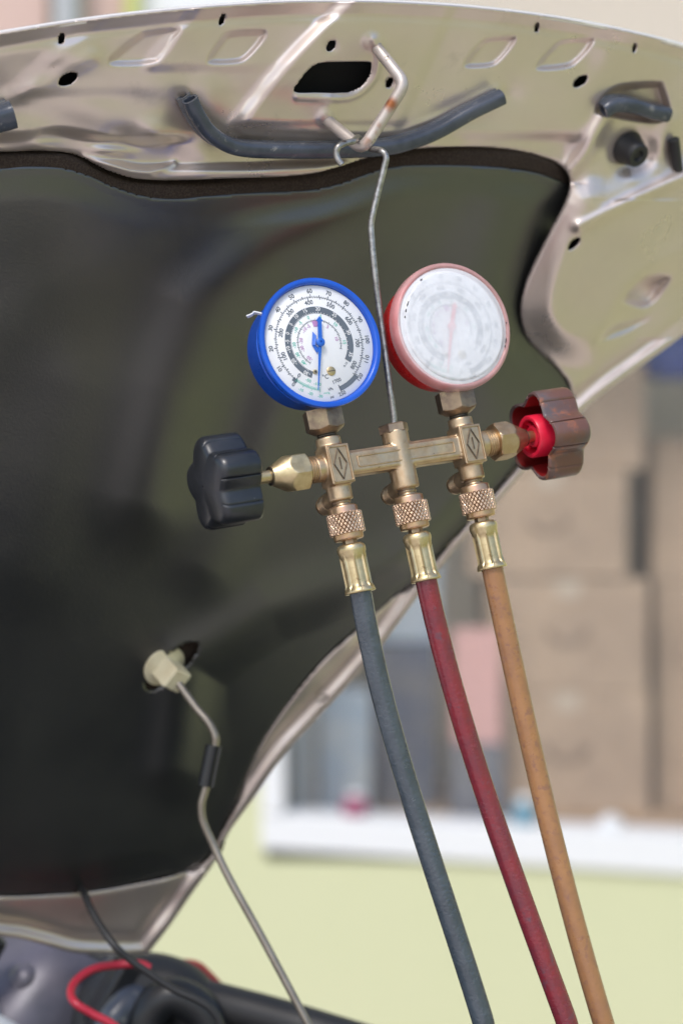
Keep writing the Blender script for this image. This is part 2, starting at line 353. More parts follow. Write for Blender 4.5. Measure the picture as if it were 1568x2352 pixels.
# small things on the sill
def sill_item(u, v, r, h, m, name, label, cat, m2=None):
    z = WZ(1868 + (u - 612) * .058, WD - .02) ; e = empty(name, (WX(u), WD + .03, z), label=label, cat=cat)
    q = MB(); q.add(*lathe([(0, r * .9), (h * .1, r), (h * .6, r), (h * .75, r * .5), (h * .8, r * .45)], n=20)); q.build('body', m, e)
    q = MB(); q.add(*lathe([(h * .8, r * .55), (h, r * .55)], n=16)); q.build('cap', m2 or M['wframe'], e)
sill_item(815, 1850, .024, .045, M['magenta'], 'plastic_bottle', 'small magenta bottle with white cap on the window sill left of the blue hose', 'bottle')
sill_item(1205, 1880, .024, .055, M['cyan'], 'plastic_bottle', 'small light blue bottle on the window sill between the red and orange hoses', 'bottle')
sill_item(1405, 1900, .024, .028, M['wframe'], 'plastic_tub', 'small white tub on the window sill right of the orange hose', 'tub')
# things behind the hood at the top of the picture
e = empty('blue_bag', (WX(1560, 4.95), 5.0, WZ(870, 4.95)), label='dark blue bag hanging inside the window at the right edge under the hood', cat='bag')
q = MB(); q.add(*lathe([(0, .02), (.004, .07), (.05, .085), (.10, .07), (.14, .03)], n=24, rf=lambda th, t, r: r * (1 + .08 * math.cos(3 * th)))); q.build('sack', M['bluebag'], e)
q = MB(); q.add(*sweep(spline([(-.02, 0, .13), (-.02, 0, .2), (.02, 0, .2), (.02, 0, .13)], 5), circ(.004, 6))); q.build('strap', M['bluebag'], e)
def upright(name, u0, u1, m, label, cat, D=4.3, dep=.04, rnd_=False):
    x0, x1 = WX(u0, D), WX(u1, D); e = empty(name, ((x0 + x1) / 2, D, .1), label=label, cat=cat)
    q = MB()
    if rnd_: q.add(*lathe([(0, (x1 - x0) / 2), (2.6, (x1 - x0) / 2)], n=24))
    else: q.add(*box((0, 0, 1.3), (x1 - x0, dep, 2.6)))
    q.build('panel' if not rnd_ else 'tube', m, e, smooth=30)
    for zz in (.1, 1.3, 2.4):
        q = MB(); q.add(*box((0, -dep / 2 - .003 if not rnd_ else 0, zz), ((x1 - x0) * (1.08 if rnd_ else .2), .006 if not rnd_ else (x1 - x0) * 1.08, .03)))
        q.build('bracket', M['pole'], e, smooth=0)
upright('door_panel', -300, 112, M['pinkish'], 'pinkish brown door panel standing behind the hood at the top left corner', 'door', D=4.4)
upright('drainpipe', 122, 186, M['pole'], 'grey drainpipe on the wall between the pink door and the white shutter', 'pipe', D=4.3, rnd_=True)
upright('trim_board', 196, 286, M['pinkish'], 'pink trim board right of the grey drainpipe behind the hood', 'board', D=4.38)
upright('lime_strip', 290, 322, M['lime'], 'narrow lime green strip beside the white shutter behind the hood', 'strip', D=4.36)
upright('white_shutter', 326, 600, M['wframe'], 'bright white shutter board showing above the left part of the hood', 'shutter', D=4.4)
e = empty('beige_blind', (WX(1400), 4.62, WZ(-450)), label='beige roller blind hanging at the top of the window above the hood', cat='blind')
q = MB(); q.add(*box((0, 0, -.3), (WX(1900) - WX(900), .006, .9))); q.build('fabric', M['wallin'], e, smooth=0)
q = MB(); q.add(*lathe([(-.42, .02), (.42, .02)], (0, 0, .17), (1, 0, 0), 16)); q.build('roller', M['wframe'], e)

# ------------------------------------------------------------ front of the car the hood belongs to
car = empty('car', (-.2, 1.4, gz), label='dark open engine bay and champagne front body below the raised hood', cat='car')
def cp_(name, c, s_, m, bev=.01):
    q = MB(); q.add(*box((c[0] + .2, c[1] - 1.4, c[2] - gz), s_)); return q.build(name, m, car, 30, bev=bev)
cp_('engine_bay', (-.20, 1.5, -.84), (1.12, 1.30, .62), M['blk'])
cp_('fender', (.39, 1.5, -.90), (.10, 1.5, .70), M['paint'], .03)
cp_('fender', (-.86, 1.5, -.82), (.10, 1.5, .70), M['paint'], .03)
cp_('front_bumper', (-.22, .80, -1.02), (1.5, .12, .42), M['paint'], .04)
q = MB(); q.add(*lathe(rnd(0, .9, .05, .01), (-.4, .0, gz * 0 - .47 - gz), (1, .1, 0), 20)); q.build('intake_pipe', M['rubd'], car)
q = MB(); q.add(*box((0, .15, -.51 - gz), (.5, .4, .10))); q.build('engine_cover', M['blk'], car, 30, bev=.02)
# ------------------------------------------------------------ the hood
# base plane of the open hood: recedes to the right and downwards
GX, GZ = .60, .65
_p = P(800, 250, 1.30); CC = 1.30 - GX * _p[0] + GZ * _p[2]
def planeD(p): return CC / (1 - GX * (p[:, 0] - 784) * K + GZ * (1176 - p[:, 1]) * K)
def pd(u, v, H=0): return float(planeD(np.array([[u, v]], float))[0]) - H * U
def PH(u, v, H=0): return P(u, v, pd(u, v, H))
NRM = np.array([GX, -1, -GZ]); NRM /= np.linalg.norm(NRM)
TOP = spline([(-260, 120), (-120, 98), (0, 78), (200, 47), (400, 24), (600, 9), (730, 5), (900, 7), (1100, 20), (1300, 46), (1450, 76), (1568, 106), (1660, 136), (1760, 180)], 8)
SIL = spline([(1800, 330), (1790, 480), (1700, 650), (1568, 765), (1480, 830), (1400, 888), (1340, 938), (1270, 1010), (1219, 1062), (1128, 1165), (1070, 1225), (1007, 1303), (959, 1364), (880, 1472), (820, 1545),
              (765, 1606), (705, 1670), (657, 1722), (620, 1772), (575, 1838), (540, 1885), (507, 1935), (490, 1978), (445, 2040), (390, 2120), (337, 2190)], 6)
BOT = spline([(300, 2193), (240, 2192), (170, 2188), (110, 2172), (50, 2156), (-20, 2146), (-260, 2110)], 6)
OUT = np.vstack([TOP, SIL, BOT])
# pad outline (felt edge included)
PADT = spline([(-240, 330), (-120, 345), (0, 349), (80, 346), (150, 350), (190, 362), (240, 388), (300, 408), (350, 413), (400, 414), (520, 410), (640, 406), (720, 398), (770, 385), (830, 366), (880, 352), (950, 342), (1050, 337),
               (1150, 341), (1230, 356), (1285, 380), (1308, 415), (1296, 465), (1262, 530), (1232, 590), (1208, 645), (1196, 700), (1200, 750), (1220, 790), (1262, 830), (1300, 872), (1316, 915)], 6)
PADB = spline([(1275, 985), (1215, 1046), (1120, 1150), (1062, 1218), (1000, 1288), (955, 1335), (905, 1372), (820, 1448), (741, 1521), (681, 1593), (636, 1655), (600, 1713), (565, 1788), (543, 1850), (508, 1918), (486, 1966), (415, 2008), (300, 2034), (200, 2050), (100, 2057), (0, 2060), (-240, 2060)], 6)
PAD = np.vstack([PADT, PADB])
FELT = spline([(-240, 372), (-100, 385), (0, 388), (60, 383), (140, 386), (200, 402), (260, 428), (330, 450), (400, 457), (480, 450), (600, 442), (700, 438), (770, 425), (830, 404), (880, 388), (950, 380), (1100, 382), (1200, 392), (1262, 408), (1306, 430), (1302, 470), (1268, 533), (1238, 593), (1214, 647), (1202, 701), (1206, 748), (1225, 786), (1266, 826), (1304, 868), (1322, 915)], 6)
VINYL = np.vstack([FELT, PADB])
def ell(cx, cy, a, b, rot=0, n=40):
    t = np.linspace(0, 2 * np.pi, n, endpoint=False); c, s = math.cos(R(rot)), math.sin(R(rot)); x = a * np.cos(t); y = b * np.sin(t)
    return np.stack([cx + x * c + y * s, cy - x * s + y * c], 1)
LATCH = spline([(676, 211), (688, 186), (712, 157), (738, 144), (780, 142), (846, 142), (853, 150), (849, 172), (832, 196), (806, 210), (788, 213), (730, 213)], 5, True)
HOLES = [ell(142, 88, 13, 7, 72), ell(157, 182, 24, 13, 28), ell(510, 45, 14, 6, 68), ell(760, 106, 14, 9, 55), ell(894, 190, 12, 7, 62), ell(1232, 63, 12, 5, 78), ell(1332, 187, 20, 10, 38), ell(1456, 111, 11, 4.5, 78), ell(1318, 560, 19, 8, 45), ell(740, 1604, 14, 8, 25), LATCH]
DIMP = [([(262, 155), (245, 140), (262, 118), (312, 78), (335, 66), (408, 58), (420, 70), (410, 92), (375, 140), (350, 152)], -10, 20),
        ([(480, 150), (474, 132), (500, 92), (525, 70), (600, 66), (614, 76), (606, 98), (570, 138), (540, 150)], -13, 18),
        ([(1070, 158), (1064, 142), (1092, 105), (1115, 86), (1175, 80), (1186, 88), (1178, 108), (1150, 142), (1125, 156)], -13, 15),
        ([(1236, 164), (1228, 148), (1262, 108), (1290, 88), (1352, 84), (1366, 92), (1356, 114), (1324, 148), (1296, 160)], -14, 16),
        ([(1366, 262), (1372, 235), (1392, 208), (1428, 190), (1510, 184), (1526, 200), (1540, 262), (1500, 285), (1420, 275)], -34, 18),
        ([(1432, 700), (1424, 685), (1460, 645), (1492, 628), (1540, 632), (1530, 662), (1500, 700), (1470, 712)], -34, 26),
        ([(1370, 790), (1395, 750), (1440, 735), (1500, 725), (1440, 770)], -20, 22)]
DIMP = [(spline(p, 4, True), a, w_) for p, a, w_ in DIMP]
PLAT = spline([(1345, 470), (1305, 545), (1282, 600), (1266, 655), (1262, 705), (1276, 745), (1305, 772), (1345, 778), (1385, 745), (1420, 690), (1470, 625), (1590, 560), (1640, 440), (1568, 415), (1480, 440), (1400, 470)], 4, True)
def panelH(p):
    u, v = p[:, 0], p[:, 1]; H = np.zeros(len(p))
    sp = sdf(PAD, p); so_ = sdf(OUT, p)
    # edge channel
    H += 10 * np.exp(so_ / 10) - 6 * np.exp(-((so_ + 30) / 12) ** 2)
    # diagonal crease left of the latch: surface rises to the right across it
    for (x1, y1, x2, y2, a, wd, v1) in ((830, -10, 562, 285, 34, 36, 292), (432, 60, 350, 170, 12, 30, 160), (190, 95, 70, 210, 9, 40, 215)):
        d = np.array([x2 - x1, y2 - y1], float); L = np.linalg.norm(d); n = np.array([-d[1], d[0]]) / L
        if n[0] < 0: n = -n
        s = (u - x1) * n[0] + (v - y1) * n[1]; s = s + 14 * np.sin(np.clip((v - y1) / (y2 - y1), 0, 1) * np.pi)
        H += a * sst(-wd, 6, s) * np.exp(-np.clip(s, 0, None) / 170) * (1 - sst(v1 - 20, v1 + 14, v))
    # right edge of the centre plate
    s = (u - 1000) + (v - 90) * .45; H -= 5 * sst(-10, 22, s) * (1 - sst(300, 330, v)) * np.exp(-np.clip(s, 0, None) / 260)
    # bowl at far left and soft undulations
    H += -16 * np.exp(-(((u + 20) / 90) ** 2 + ((v - 225) / 70) ** 2)) + 7 * np.exp(-(((u - 160) / 70) ** 2 + ((v - 130) / 30) ** 2))
    H += 2.2 * np.sin(u / 37 - v / 52 + 2 * np.sin(v / 90)) * np.sin(v / 41 + u / 130) + 5.5 * np.sin(u / 83 + v / 60) * np.sin(v / 97 - u / 190 + 1) + 9 * np.exp(-(((u - 480) / 40) ** 2 + ((v - 215) / 46) ** 2))
    s = pdist([(210, 130), (60, 215), (-40, 240)], p); H += 8 * np.exp(-(s / 20) ** 2)
    # ledge that carries the rubber seal
    led = 306 - 14 * np.exp(-((u - 130) / 70) ** 2) + 9 * np.exp(-((u - 300) / 70) ** 2)
    H += -24 * sst(-6, 26, v - led) * (1 - sst(380, 480, u)) * (v < 480)
    H += 16 * np.exp(-(((u - 350) / 38) ** 2 + ((v - 300) / 30) ** 2)) + 13 * np.exp(-(((u - 85) / 42) ** 2 + ((v - 330) / 22) ** 2)) - 12 * np.exp(-(((u - 285) / 40) ** 2 + ((v - 318) / 26) ** 2))
    # trough along the seal
    H += 16 * np.exp(-(((u - 250) / 46) ** 2 + ((v - 345) / 14) ** 2)) * (v < 362)
    s = pdist([(415, 250), (450, 300), (520, 345), (760, 352), (930, 335), (1040, 285), (1160, 220)], p); H -= 10 * np.exp(-(s / 34) ** 2)
    s = pdist([(560, 302), (700, 300), (920, 305), (1010, 270), (1140, 205)], p); H += 8 * np.exp(-(s / 12) ** 2)
    # lower flange fold
    fold = 352 + 26 * sst(200, 330, u) - 8 * sst(560, 760, u)
    H += 22 * sst(-8, 20, v - fold) * sst(170, 260, u) * (1 - sst(800, 900, u)) * (v < 470)
    s = pdist([(195, 362), (300, 392), (345, 396), (400, 375)], p); H += 7 * np.exp(-(s / 7) ** 2)
    H += 18 * sst(270, 335, v) * np.exp(-((u - 1060) / 170) ** 2) * (v < 420)
    # bead round the latch opening
    s = pdist(spline([(684, 224), (740, 226), (795, 226), (830, 212), (858, 182), (868, 150), (868, 118), (858, 92)], 4), p); H += 8 * np.exp(-(s / 8) ** 2)
    s = pdist([(760, 226), (752, 262)], p); H += 6 * np.exp(-(s / 16) ** 2)
    for (cx, cy, r) in ((855, 95, 22), (748, 272, 20)): H += 8 * np.exp(-(((u - cx) ** 2 + (v - cy) ** 2) / r ** 2) ** 2)
    for (cx, cy, r) in ((760, 106, 18), (894, 190, 14)): H -= 4 * np.exp(-(((u - cx) ** 2 + (v - cy) ** 2) / r ** 2) ** 2)
    for poly, a, wd in DIMP: H += 1.35 * a * (1 - sst(-wd, 0, sdf(poly, p)))
    # right hand part: ribs and raised platform
    s = pdist([(1392, 262), (1345, 345), (1300, 400)], p); H += 30 * np.exp(-(s / 20) ** 2)
    s = pdist([(1568, 405), (1460, 455), (1330, 520)], p); H += 22 * np.exp(-(s / 14) ** 2)
    s = pdist([(1540, 280), (1500, 380), (1455, 400)], p); H += 10 * np.exp(-(s / 22) ** 2)
    H -= 22 * np.exp(-(((u - 1455) ** 2 + (v - 352) ** 2) / 52 ** 2) ** 2)
    H -= 26 * sst(296, 330, v - .0 * u) * sst(980, 1080, u) * (1 - sst(1290, 1360, u)) * (v < 420)
    H += 8 * np.sin(u / 58 + v / 44) * sst(1330, 1400, u) * (v < 460)
    spl = sdf(PLAT, p); H += 62 * (1 - sst(-12, 78, spl)) - 6 * (1 - sst(-14, 60, spl)) * sst(0, 400, v - 450)
    # flange along the long edge, beads in it
    e_ = (v > 780); H += np.where(e_, 5 * np.exp(-((so_ + 9) / 7) ** 2) - 14 * np.exp(-((so_ + 34) / 16) ** 2), 0)
    H += np.where((v > 2000) & (u < 520), 5 * np.sin((v - 2030 + (u * .12)) / 21) , 0)
    # rolled flange where the pad tucks under
    H -= 5 * np.exp(-(np.clip(sp, 0, None) / 5) ** 2)
    return H
hood = empty('car_hood', PH(337, 2190).tolist(), label='open champagne car hood seen from below with black insulation pad', cat='car hood')
hood_off = Vector(hood.location)
def tohood(o):      # geometry was made in world coordinates: keep it in place under the hood's base point
    o.parent = hood; o.matrix_parent_inverse = Matrix.Translation(-hood_off); return o
o = sheet('inner_panel', OUT, HOLES + [PAD], lambda p: planeD(p) - panelH(p) * U, 3.4, M['paint'], None, thick=.0009); tohood(o)
def skinD(p): return planeD(p) + (4 + 62 * sst(0, 70, -sdf(OUT, p))) * U + .0009
o = sheet('outer_skin', OUT, [], skinD, 12, M['skin'], None, thick=.001); tohood(o)
# added sheet behind the panel: its black colour stands in for shade in the holes
o = sheet('black_backing', spline([(60, 90), (500, 40), (900, 30), (1480, 130), (1520, 420), (1400, 700), (1250, 800), (1100, 330), (60, 330)], 4, True), [], lambda p: skinD(p) - 14 * U, 16, M['dark'], None); tohood(o)
# hem all along the front and side edge
for pts_, r_, m_ in ((TOP, 7.5, M['hem']), (SIL, 4, M['paint'])):
    path = np.array([PH(u, v, -2) for u, v in pts_[::2]])
    mb = MB(); mb.add(*sweep(path, circ(r_ * U, 12, sy=1.2), ref=NRM)); tohood(mb.build('edge_hem', m_, None, 60))
# felt edge and vinyl faced pad
PHOLE = ell(396, 1530, 80, 24, 42, 48)
def padH(p):
    u, v = p[:, 0], p[:, 1]; s = -sdf(PAD, p)
    H = -14 + 10 * sst(0, 60, s)
    H += 11 * np.sin(u / 210 + v / 330) * np.sin(v / 260 - u / 420 + .6)
    for line, a, wd in (([(1020, 300), (800, 440), (610, 560), (470, 720), (400, 900), (340, 1150)], 42, 100), ([(1120, 1180), (900, 1300), (620, 1400), (430, 1520), (400, 1760)], 32, 62), ([(690, 800), (600, 1050), (480, 1300)], 20, 70),
                        ([(520, 380), (380, 500), (190, 620), (-40, 760)], 7, 110), ([(1180, 420), (1100, 640), (1120, 880)], 14, 80), ([(180, 900), (60, 1300)], 12, 110)):
        H += 1.25 * a * np.exp(-(pdist(line, p) / wd) ** 2) * sst(400, 660, v + .25 * (u - 500))
    return H - 3
def vinD(p):
    s = -sdf(VINYL, p); c_ = -12.5 - 8 * sst(1130, 1230, p[:, 0]) * sst(370, 440, p[:, 1]); H = c_ + (padH(p) - c_) * sst(0, 80, s); return planeD(p) - np.maximum(H, c_ + 1.5 * sst(0, 10, s)) * U
_t = np.roll(PAD, -1, 0) - np.roll(PAD, 1, 0); _n = np.stack([_t[:, 1], -_t[:, 0]], 1) / np.maximum(np.linalg.norm(_t, axis=1), 1e-9)[:, None]
PADG = PAD + _n * 14
if (sdf(PAD, PADG) > 0).mean() < .5: PADG = PAD - _n * 14
o = sheet('felt_edge', PADG, [], lambda p: planeD(p) - ((-50 + 16 * sst(450, 600, p[:, 0])) * (1 - sst(-4, 14, -sdf(PAD, p))) - 14 * sst(1110, 1200, p[:, 0]) * sst(350, 415, p[:, 1]) - 19 * sst(-4, 14, -sdf(PAD, p)) + 5 * sst(16, 36, -sdf(PAD, p))) * U, 5.5, M['felt'], None, thick=.002); tohood(o)
o = sheet('insulation_pad', VINYL, [PHOLE], vinD, 6.5, M['pad'], None, thick=.0008); tohood(o)
# latch striker
def tube_h(name, pts, r, m, n=12, k=14, ref=(0, -1, 0), parent=None, hollow=None):
    path = spline(pts, n); mb = MB(); mb.add(*sweep(path, circ(r, k), ref=ref, inner=circ(hollow, k) if hollow else None)); return mb.build(name, m, parent, 50)
A_, D_ = PH(855, 97, 4), PH(746, 272, 4); B_ = A_ + 0; 
Bp = P(930, 192, pd(890, 150) - .022); Cp = P(833, 344, pd(800, 300) - .030)
def corner(pts, r, n=6):
    """round the corners of a poly-line."""
    pts = [np.array(p, float) for p in pts]; out = [pts[0]]
    for a, b, c in zip(pts[:-2], pts[1:-1], pts[2:]):
        d1 = (a - b) / np.linalg.norm(a - b); d2 = (c - b) / np.linalg.norm(c - b); s = b + d1 * r; e = b + d2 * r
        for t in np.linspace(0, 1, n): out.append((1 - t) ** 2 * s + 2 * t * (1 - t) * b + t * t * e)
    out.append(pts[-1]); return np.array(out)
pth = corner([A_, Bp, Cp, D_], 26 * U)
pth = np.vstack([np.linspace(a, b, 24, endpoint=False) if np.linalg.norm(b - a) > 40 * U else [a] for a, b in zip(pth[:-1], pth[1:])] + [pth[-1:]])
mb = MB(); mb.add(*sweep(pth, circ(14.5 * U, 18))); 
st = tohood(mb.build('latch_striker', M['striker'], None, 60))
co = np.array([v.co for v in st.data.vertices]); val = np.zeros(len(co)); rs = np.random.default_rng(3)
for (t_, w_, a_) in ((.30, 16, 1.0), (.42, 7, .7), (.26, 8, .9), (.62, 6, .8), (.72, 5, .6), (.88, 9, .8), (.36, 9, .8)):
    c_ = Bp + (Cp - Bp) * t_ + np.array([rs.uniform(-5, 5), -10, rs.uniform(-5, 5)]) * U
    val = np.maximum(val, a_ * np.clip(1.6 - 1.2 * (np.linalg.norm(co - c_, axis=1) / (w_ * U)), 0, 1))
at_ = st.data.attributes.new('rust', 'FLOAT', 'POINT'); at_.data.foreach_set('value', val.tolist())
for q in (A_, D_):
    dirv = (Bp - A_) if q is A_ else (Cp - D_)
    mb = MB(); mb.add(*lathe([(-3 * U, 24 * U), (3 * U, 23 * U), (6 * U, 19 * U), (9 * U, 15.5 * U), (9.2 * U, 14 * U)], q, dirv, 24)); f = mb.build('weld_collar', M['striker'], None, 50); tohood(f)
# rubber seals
def seal(pts, r1, r2, off):
    path = spline([PH(u, v, h + 24) for u, v, h in pts], 10)
    mb = MB(); sq = lambda rr: [(rr * math.copysign(abs(math.cos(t)) ** .75, math.cos(t)), rr * math.copysign(abs(math.sin(t)) ** .75, math.sin(t))) for t in np.linspace(0, 2 * math.pi, 28, endpoint=False)]
    mb.add(*sweep(path, sq(r1 * U), ref=NRM, inner=[(a_ * .8, b_ * .62) for a_, b_ in sq(r1 * .9 * U)]))
    s_ = tohood(mb.build('rubber_seal', M['rub'], None, 50))
    mb = MB(); a = r1 * .2
    T_ = np.gradient(path, axis=0); T_ /= np.linalg.norm(T_, axis=1)[:, None]; side = np.cross(T_, NRM)
    side /= np.linalg.norm(side, axis=1)[:, None]
    p2 = path - NRM * (r1 + r2 * .55) * U + side * off * 5 * U
    mb.add(*sweep(p2, circ(r2 * U, 16, sx=1.2, sy=.8), ref=NRM, inner=circ(r2 * .6 * U, 16, sx=1.2, sy=.8)))
    tohood(mb.build('seal_flange', M['flange'], None, 50))
seal([(436, 228, 16), (452, 262, 22), (478, 300, 22), (516, 328, 18), (560, 341, 16), (640, 345, 18), (760, 345, 18), (880, 339, 18), (950, 322, 18), (1010, 297, 18), (1080, 257, 16), (1152, 222, 14)], 19, 15, 1)
seal([(1384, 254, 0), (1410, 240, 0), (1450, 242, -4), (1495, 256, -8), (1530, 262, -12)], 20, 10, -1)
seal([(-90, 300, 6), (-40, 280, 12), (10, 268, 16), (30, 262, 18)], 30, 14, -1)
tohood(tube_h('drain_hose', [PH(1546, 320, 24), PH(1556, 400, 30), PH(1566, 470, 30), PH(1590, 560, 20)], 15 * U, M['rubd']))
# rubber bump stop
mb = MB(); mb.add(*lathe([(0, 46 * U), (10 * U, 42 * U), (34 * U, 34 * U), (46 * U, 32 * U), (50 * U, 28 * U), (48 * U, 16 * U), (40 * U, 12 * U)], PH(1440, 340, -8), NRM + np.array([.1, 0, -.1]), 28)); tohood(mb.build('bump_stop', M['rubd'], None, 50))
# clip that holds the prop rod
g0 = PH(376, 1528, -6); ax = P(425, 1585, pd(425, 1585) - .035) - g0
mb = MB(); mb.add(*lathe([(-4 * U, 30 * U), (-3 * U, 56 * U), (4 * U, 60 * U), (8 * U, 58 * U), (14 * U, 40 * U), (20 * U, 30 * U)], g0, ax, 32)); mb.add(*lathe([(8 * U, 40 * U), (12 * U, 43 * U), (72 * U, 43 * U), (80 * U, 38 * U), (81 * U, 12 * U)], g0, ax, 4, phase=.35)); rh = tohood(mb.build('rod_holder', M['plug'], None, 25, bev=.0012))

# ------------------------------------------------------------ prop rod, cables, engine bay
def DD(u, v, d): return P(u, v, d)
tip = np.array(g0) + ax / np.linalg.norm(ax) * 60 * U
rod = empty('prop_rod', P(760, 2440, 1.40).tolist(), label='thin bent steel prop rod with a black grip sleeve holding the hood up', cat='prop rod')
def tor(o, e): o.parent = e; o.matrix_parent_inverse = Matrix.Translation(-Vector(e.location)); return o
dt = float(tip[1])
rp = spline([tip, P(448, 1622, dt - .005), P(478, 1658, dt - .008), P(494, 1690, dt - .01), P(494, 1716, dt - .01), P(484, 1770, dt - .012), P(470, 1820, dt - .012), P(463, 1850, dt - .012), P(468, 1890, dt - .012), P(492, 1945, dt - .013), P(528, 2020, dt - .016), P(600, 2150, dt - .022), P(680, 2300, dt - .028), P(712, 2360, dt - .03), P(760, 2440, dt - .03)], 8)
mb = MB(); mb.add(*sweep(rp, circ(10.5 * U, 14))); tor(mb.build('rod', M['rod'], None, 60), rod)
mb = MB(); mb.add(*sweep(np.linspace(P(491, 1712, dt - .011), P(472, 1806, dt - .012), 8), circ(19 * U, 20, sx=1.1))); tor(mb.build('grip_sleeve', M['blk'], None, 40), rod)
mb = MB(); mb.add(*sweep(np.linspace(P(506, 1716, dt - .018), P(488, 1808, dt - .018), 4), [(-3 * U, -6 * U), (3 * U, -6 * U), (3 * U, 8 * U), (-3 * U, 8 * U)])); tor(mb.build('sleeve_lip', M['rubd'], None, 40), rod)
def cable(name, pts, r, m, label, cat, k=12):
    path = spline([P(*p) for p in pts], 8); e = path[0]; mb = MB(); mb.add([q for q in sweep(path - e, circ(r, k))[0]], sweep(path - e, circ(r, k))[1]); o = mb.build(name, m, None, 60); o.location = e; return tag(o, label=label, cat=cat)
cable('washer_hose', [(186, 2040, 1.50), (196, 2056, 1.47), (205, 2080, 1.46), (228, 2122, 1.45), (262, 2170, 1.44), (300, 2205, 1.44), (345, 2237, 1.44), (400, 2273, 1.44), (455, 2298, 1.44), (488, 2322, 1.44), (508, 2356, 1.44), (520, 2420, 1.44)], .0023, M['rubd'], 'thin black washer hose running from the hood down into the engine bay', 'hose')
cable('red_cable', [(345, 2224, 1.50), (320, 2214, 1.50), (270, 2216, 1.50), (215, 2226, 1.49), (176, 2252, 1.48), (163, 2280, 1.47), (175, 2305, 1.46), (215, 2330, 1.46), (265, 2358, 1.46), (330, 2420, 1.46)], .0026, M['redc'], 'looped bright red cable in the engine bay below the black hose', 'cable')
e = empty('engine_part', P(60, 2420, 1.62).tolist(), label='rounded grey engine bay part at the lower left corner of the photo', cat='engine part')
q = MB(); q.add(*lathe([(-.09, .004), (-.088, .02), (-.08, .045), (-.05, .062), (0, .069), (.05, .062), (.08, .045), (.09, .02)], (0, 0, .0), (.5, .2, .8), 32, rf=lambda th, t, r: r * (1 + .05 * math.cos(5 * th)))); q.build('shell', M['grey'], e)
q = MB(); q.add(*sweep(spline([(-.05, -.06, .045), (0, -.078, .03), (.04, -.07, -.01), (.055, -.05, -.05)], 6), circ(.008, 10))); q.build('rib', M['pole'], e)
q = MB(); q.add(*lathe([(0, .011), (.004, .008), (.006, .006), (.007, .002)], (.006, -.045, .060), (.1, -.7, .7), 20)); q.build('bolt_cap', M['grey'], e)
q = MB(); q.add(*sweep(spline([(-.06, -.05, .065), (-.02, -.055, .052), (-.01, -.07, .02)], 6), circ(.006, 10))); q.build('pipe', M['chrome'], e)
for c_, s_, m_, n_ in (((-.03, -.06, .06), (.008, .01, .03), M['card'], 'bracket_plate'), ((.045, -.06, .085), (.035, .01, .012), M['chrome'], 'highlight_bar'), ((-.03, -.07, .09), (.05, .02, .02), M['blk'], 'connector'), ((.07, -.06, .05), (.03, .02, .05), M['blk'], 'connector')):  # elongated chrome box is made up to stand for a whitish highlight
    q = MB(); q.add(*box(c_, s_, rz=.4, M=Matrix.Rotation(.5, 3, 'Y'))); q.build(n_, m_, e, 30, bev=.003)
e = empty('rubber_boot', P(430, 2440, 1.60).tolist(), label='black rubber hump with a thin red rim behind the black hose in the engine bay', cat='rubber boot')
base = np.array(e.location)
hump = spline([P(355, 2222, 1.6), P(400, 2213, 1.6), P(450, 2216, 1.6), P(480, 2240, 1.6), P(520, 2282, 1.6), P(560, 2320, 1.6), P(700, 2400, 1.6)], 5) - base
q = MB(); v = []; f = []
for i, p in enumerate(hump):
    for (dy, dz) in ((-.03, -.09), (-.02, -.012), (0, 0), (.03, -.012), (.05, -.09)): v.append(p + np.array([0, dy, dz]))
for i in range(len(hump) - 1):
    for j in range(4): f.append((i * 5 + j, (i + 1) * 5 + j, (i + 1) * 5 + j + 1, i * 5 + j + 1))
q.add(v, f); q.build('boot', M['rubd'], e, 60)
q = MB(); q.add(*sweep(hump[:26], circ(.0028, 8))); q.build('rim', M['redrim'], e)
e = empty('engine_hose', P(250, 2500, 1.52).tolist(), label='thick black hoses crowded at the bottom edge of the engine bay', cat='hoses')
base = np.array(e.location)
for pts, r, m in (([(200, 2420, 1.58), (250, 2300, 1.58), (330, 2262, 1.57), (420, 2290, 1.56), (480, 2400, 1.56)], .021, M['rubd']),
                  ([(330, 2420, 1.54), (345, 2330, 1.54), (400, 2290, 1.54), (470, 2330, 1.54), (500, 2420, 1.54)], .013, M['blk']),
                  ([(240, 2420, 1.54), (262, 2345, 1.54), (320, 2300, 1.55), (370, 2400, 1.55)], .011, M['rub']),
                  ([(440, 2290, 1.56), (520, 2310, 1.55), (620, 2336, 1.54), (740, 2372, 1.53), (900, 2420, 1.53)], .0135, M['rubd']),
                  ([(40, 2240, 1.7), (150, 2235, 1.7), (225, 2228, 1.68), (300, 2290, 1.66)], .012, M['rubd'])):
    q = MB(); q.add(*sweep(spline([P(*p) for p in pts], 8) - base, circ(r, 16))); q.build('tube', m, e)
e = obj('firewall', *box((0, 0, 0), (.34, .012, .5)), M['blk'], smooth=0, label='black firewall panel low behind the grey engine part', cat='firewall')
e.location = P(-260, 2470, 1.9).tolist()

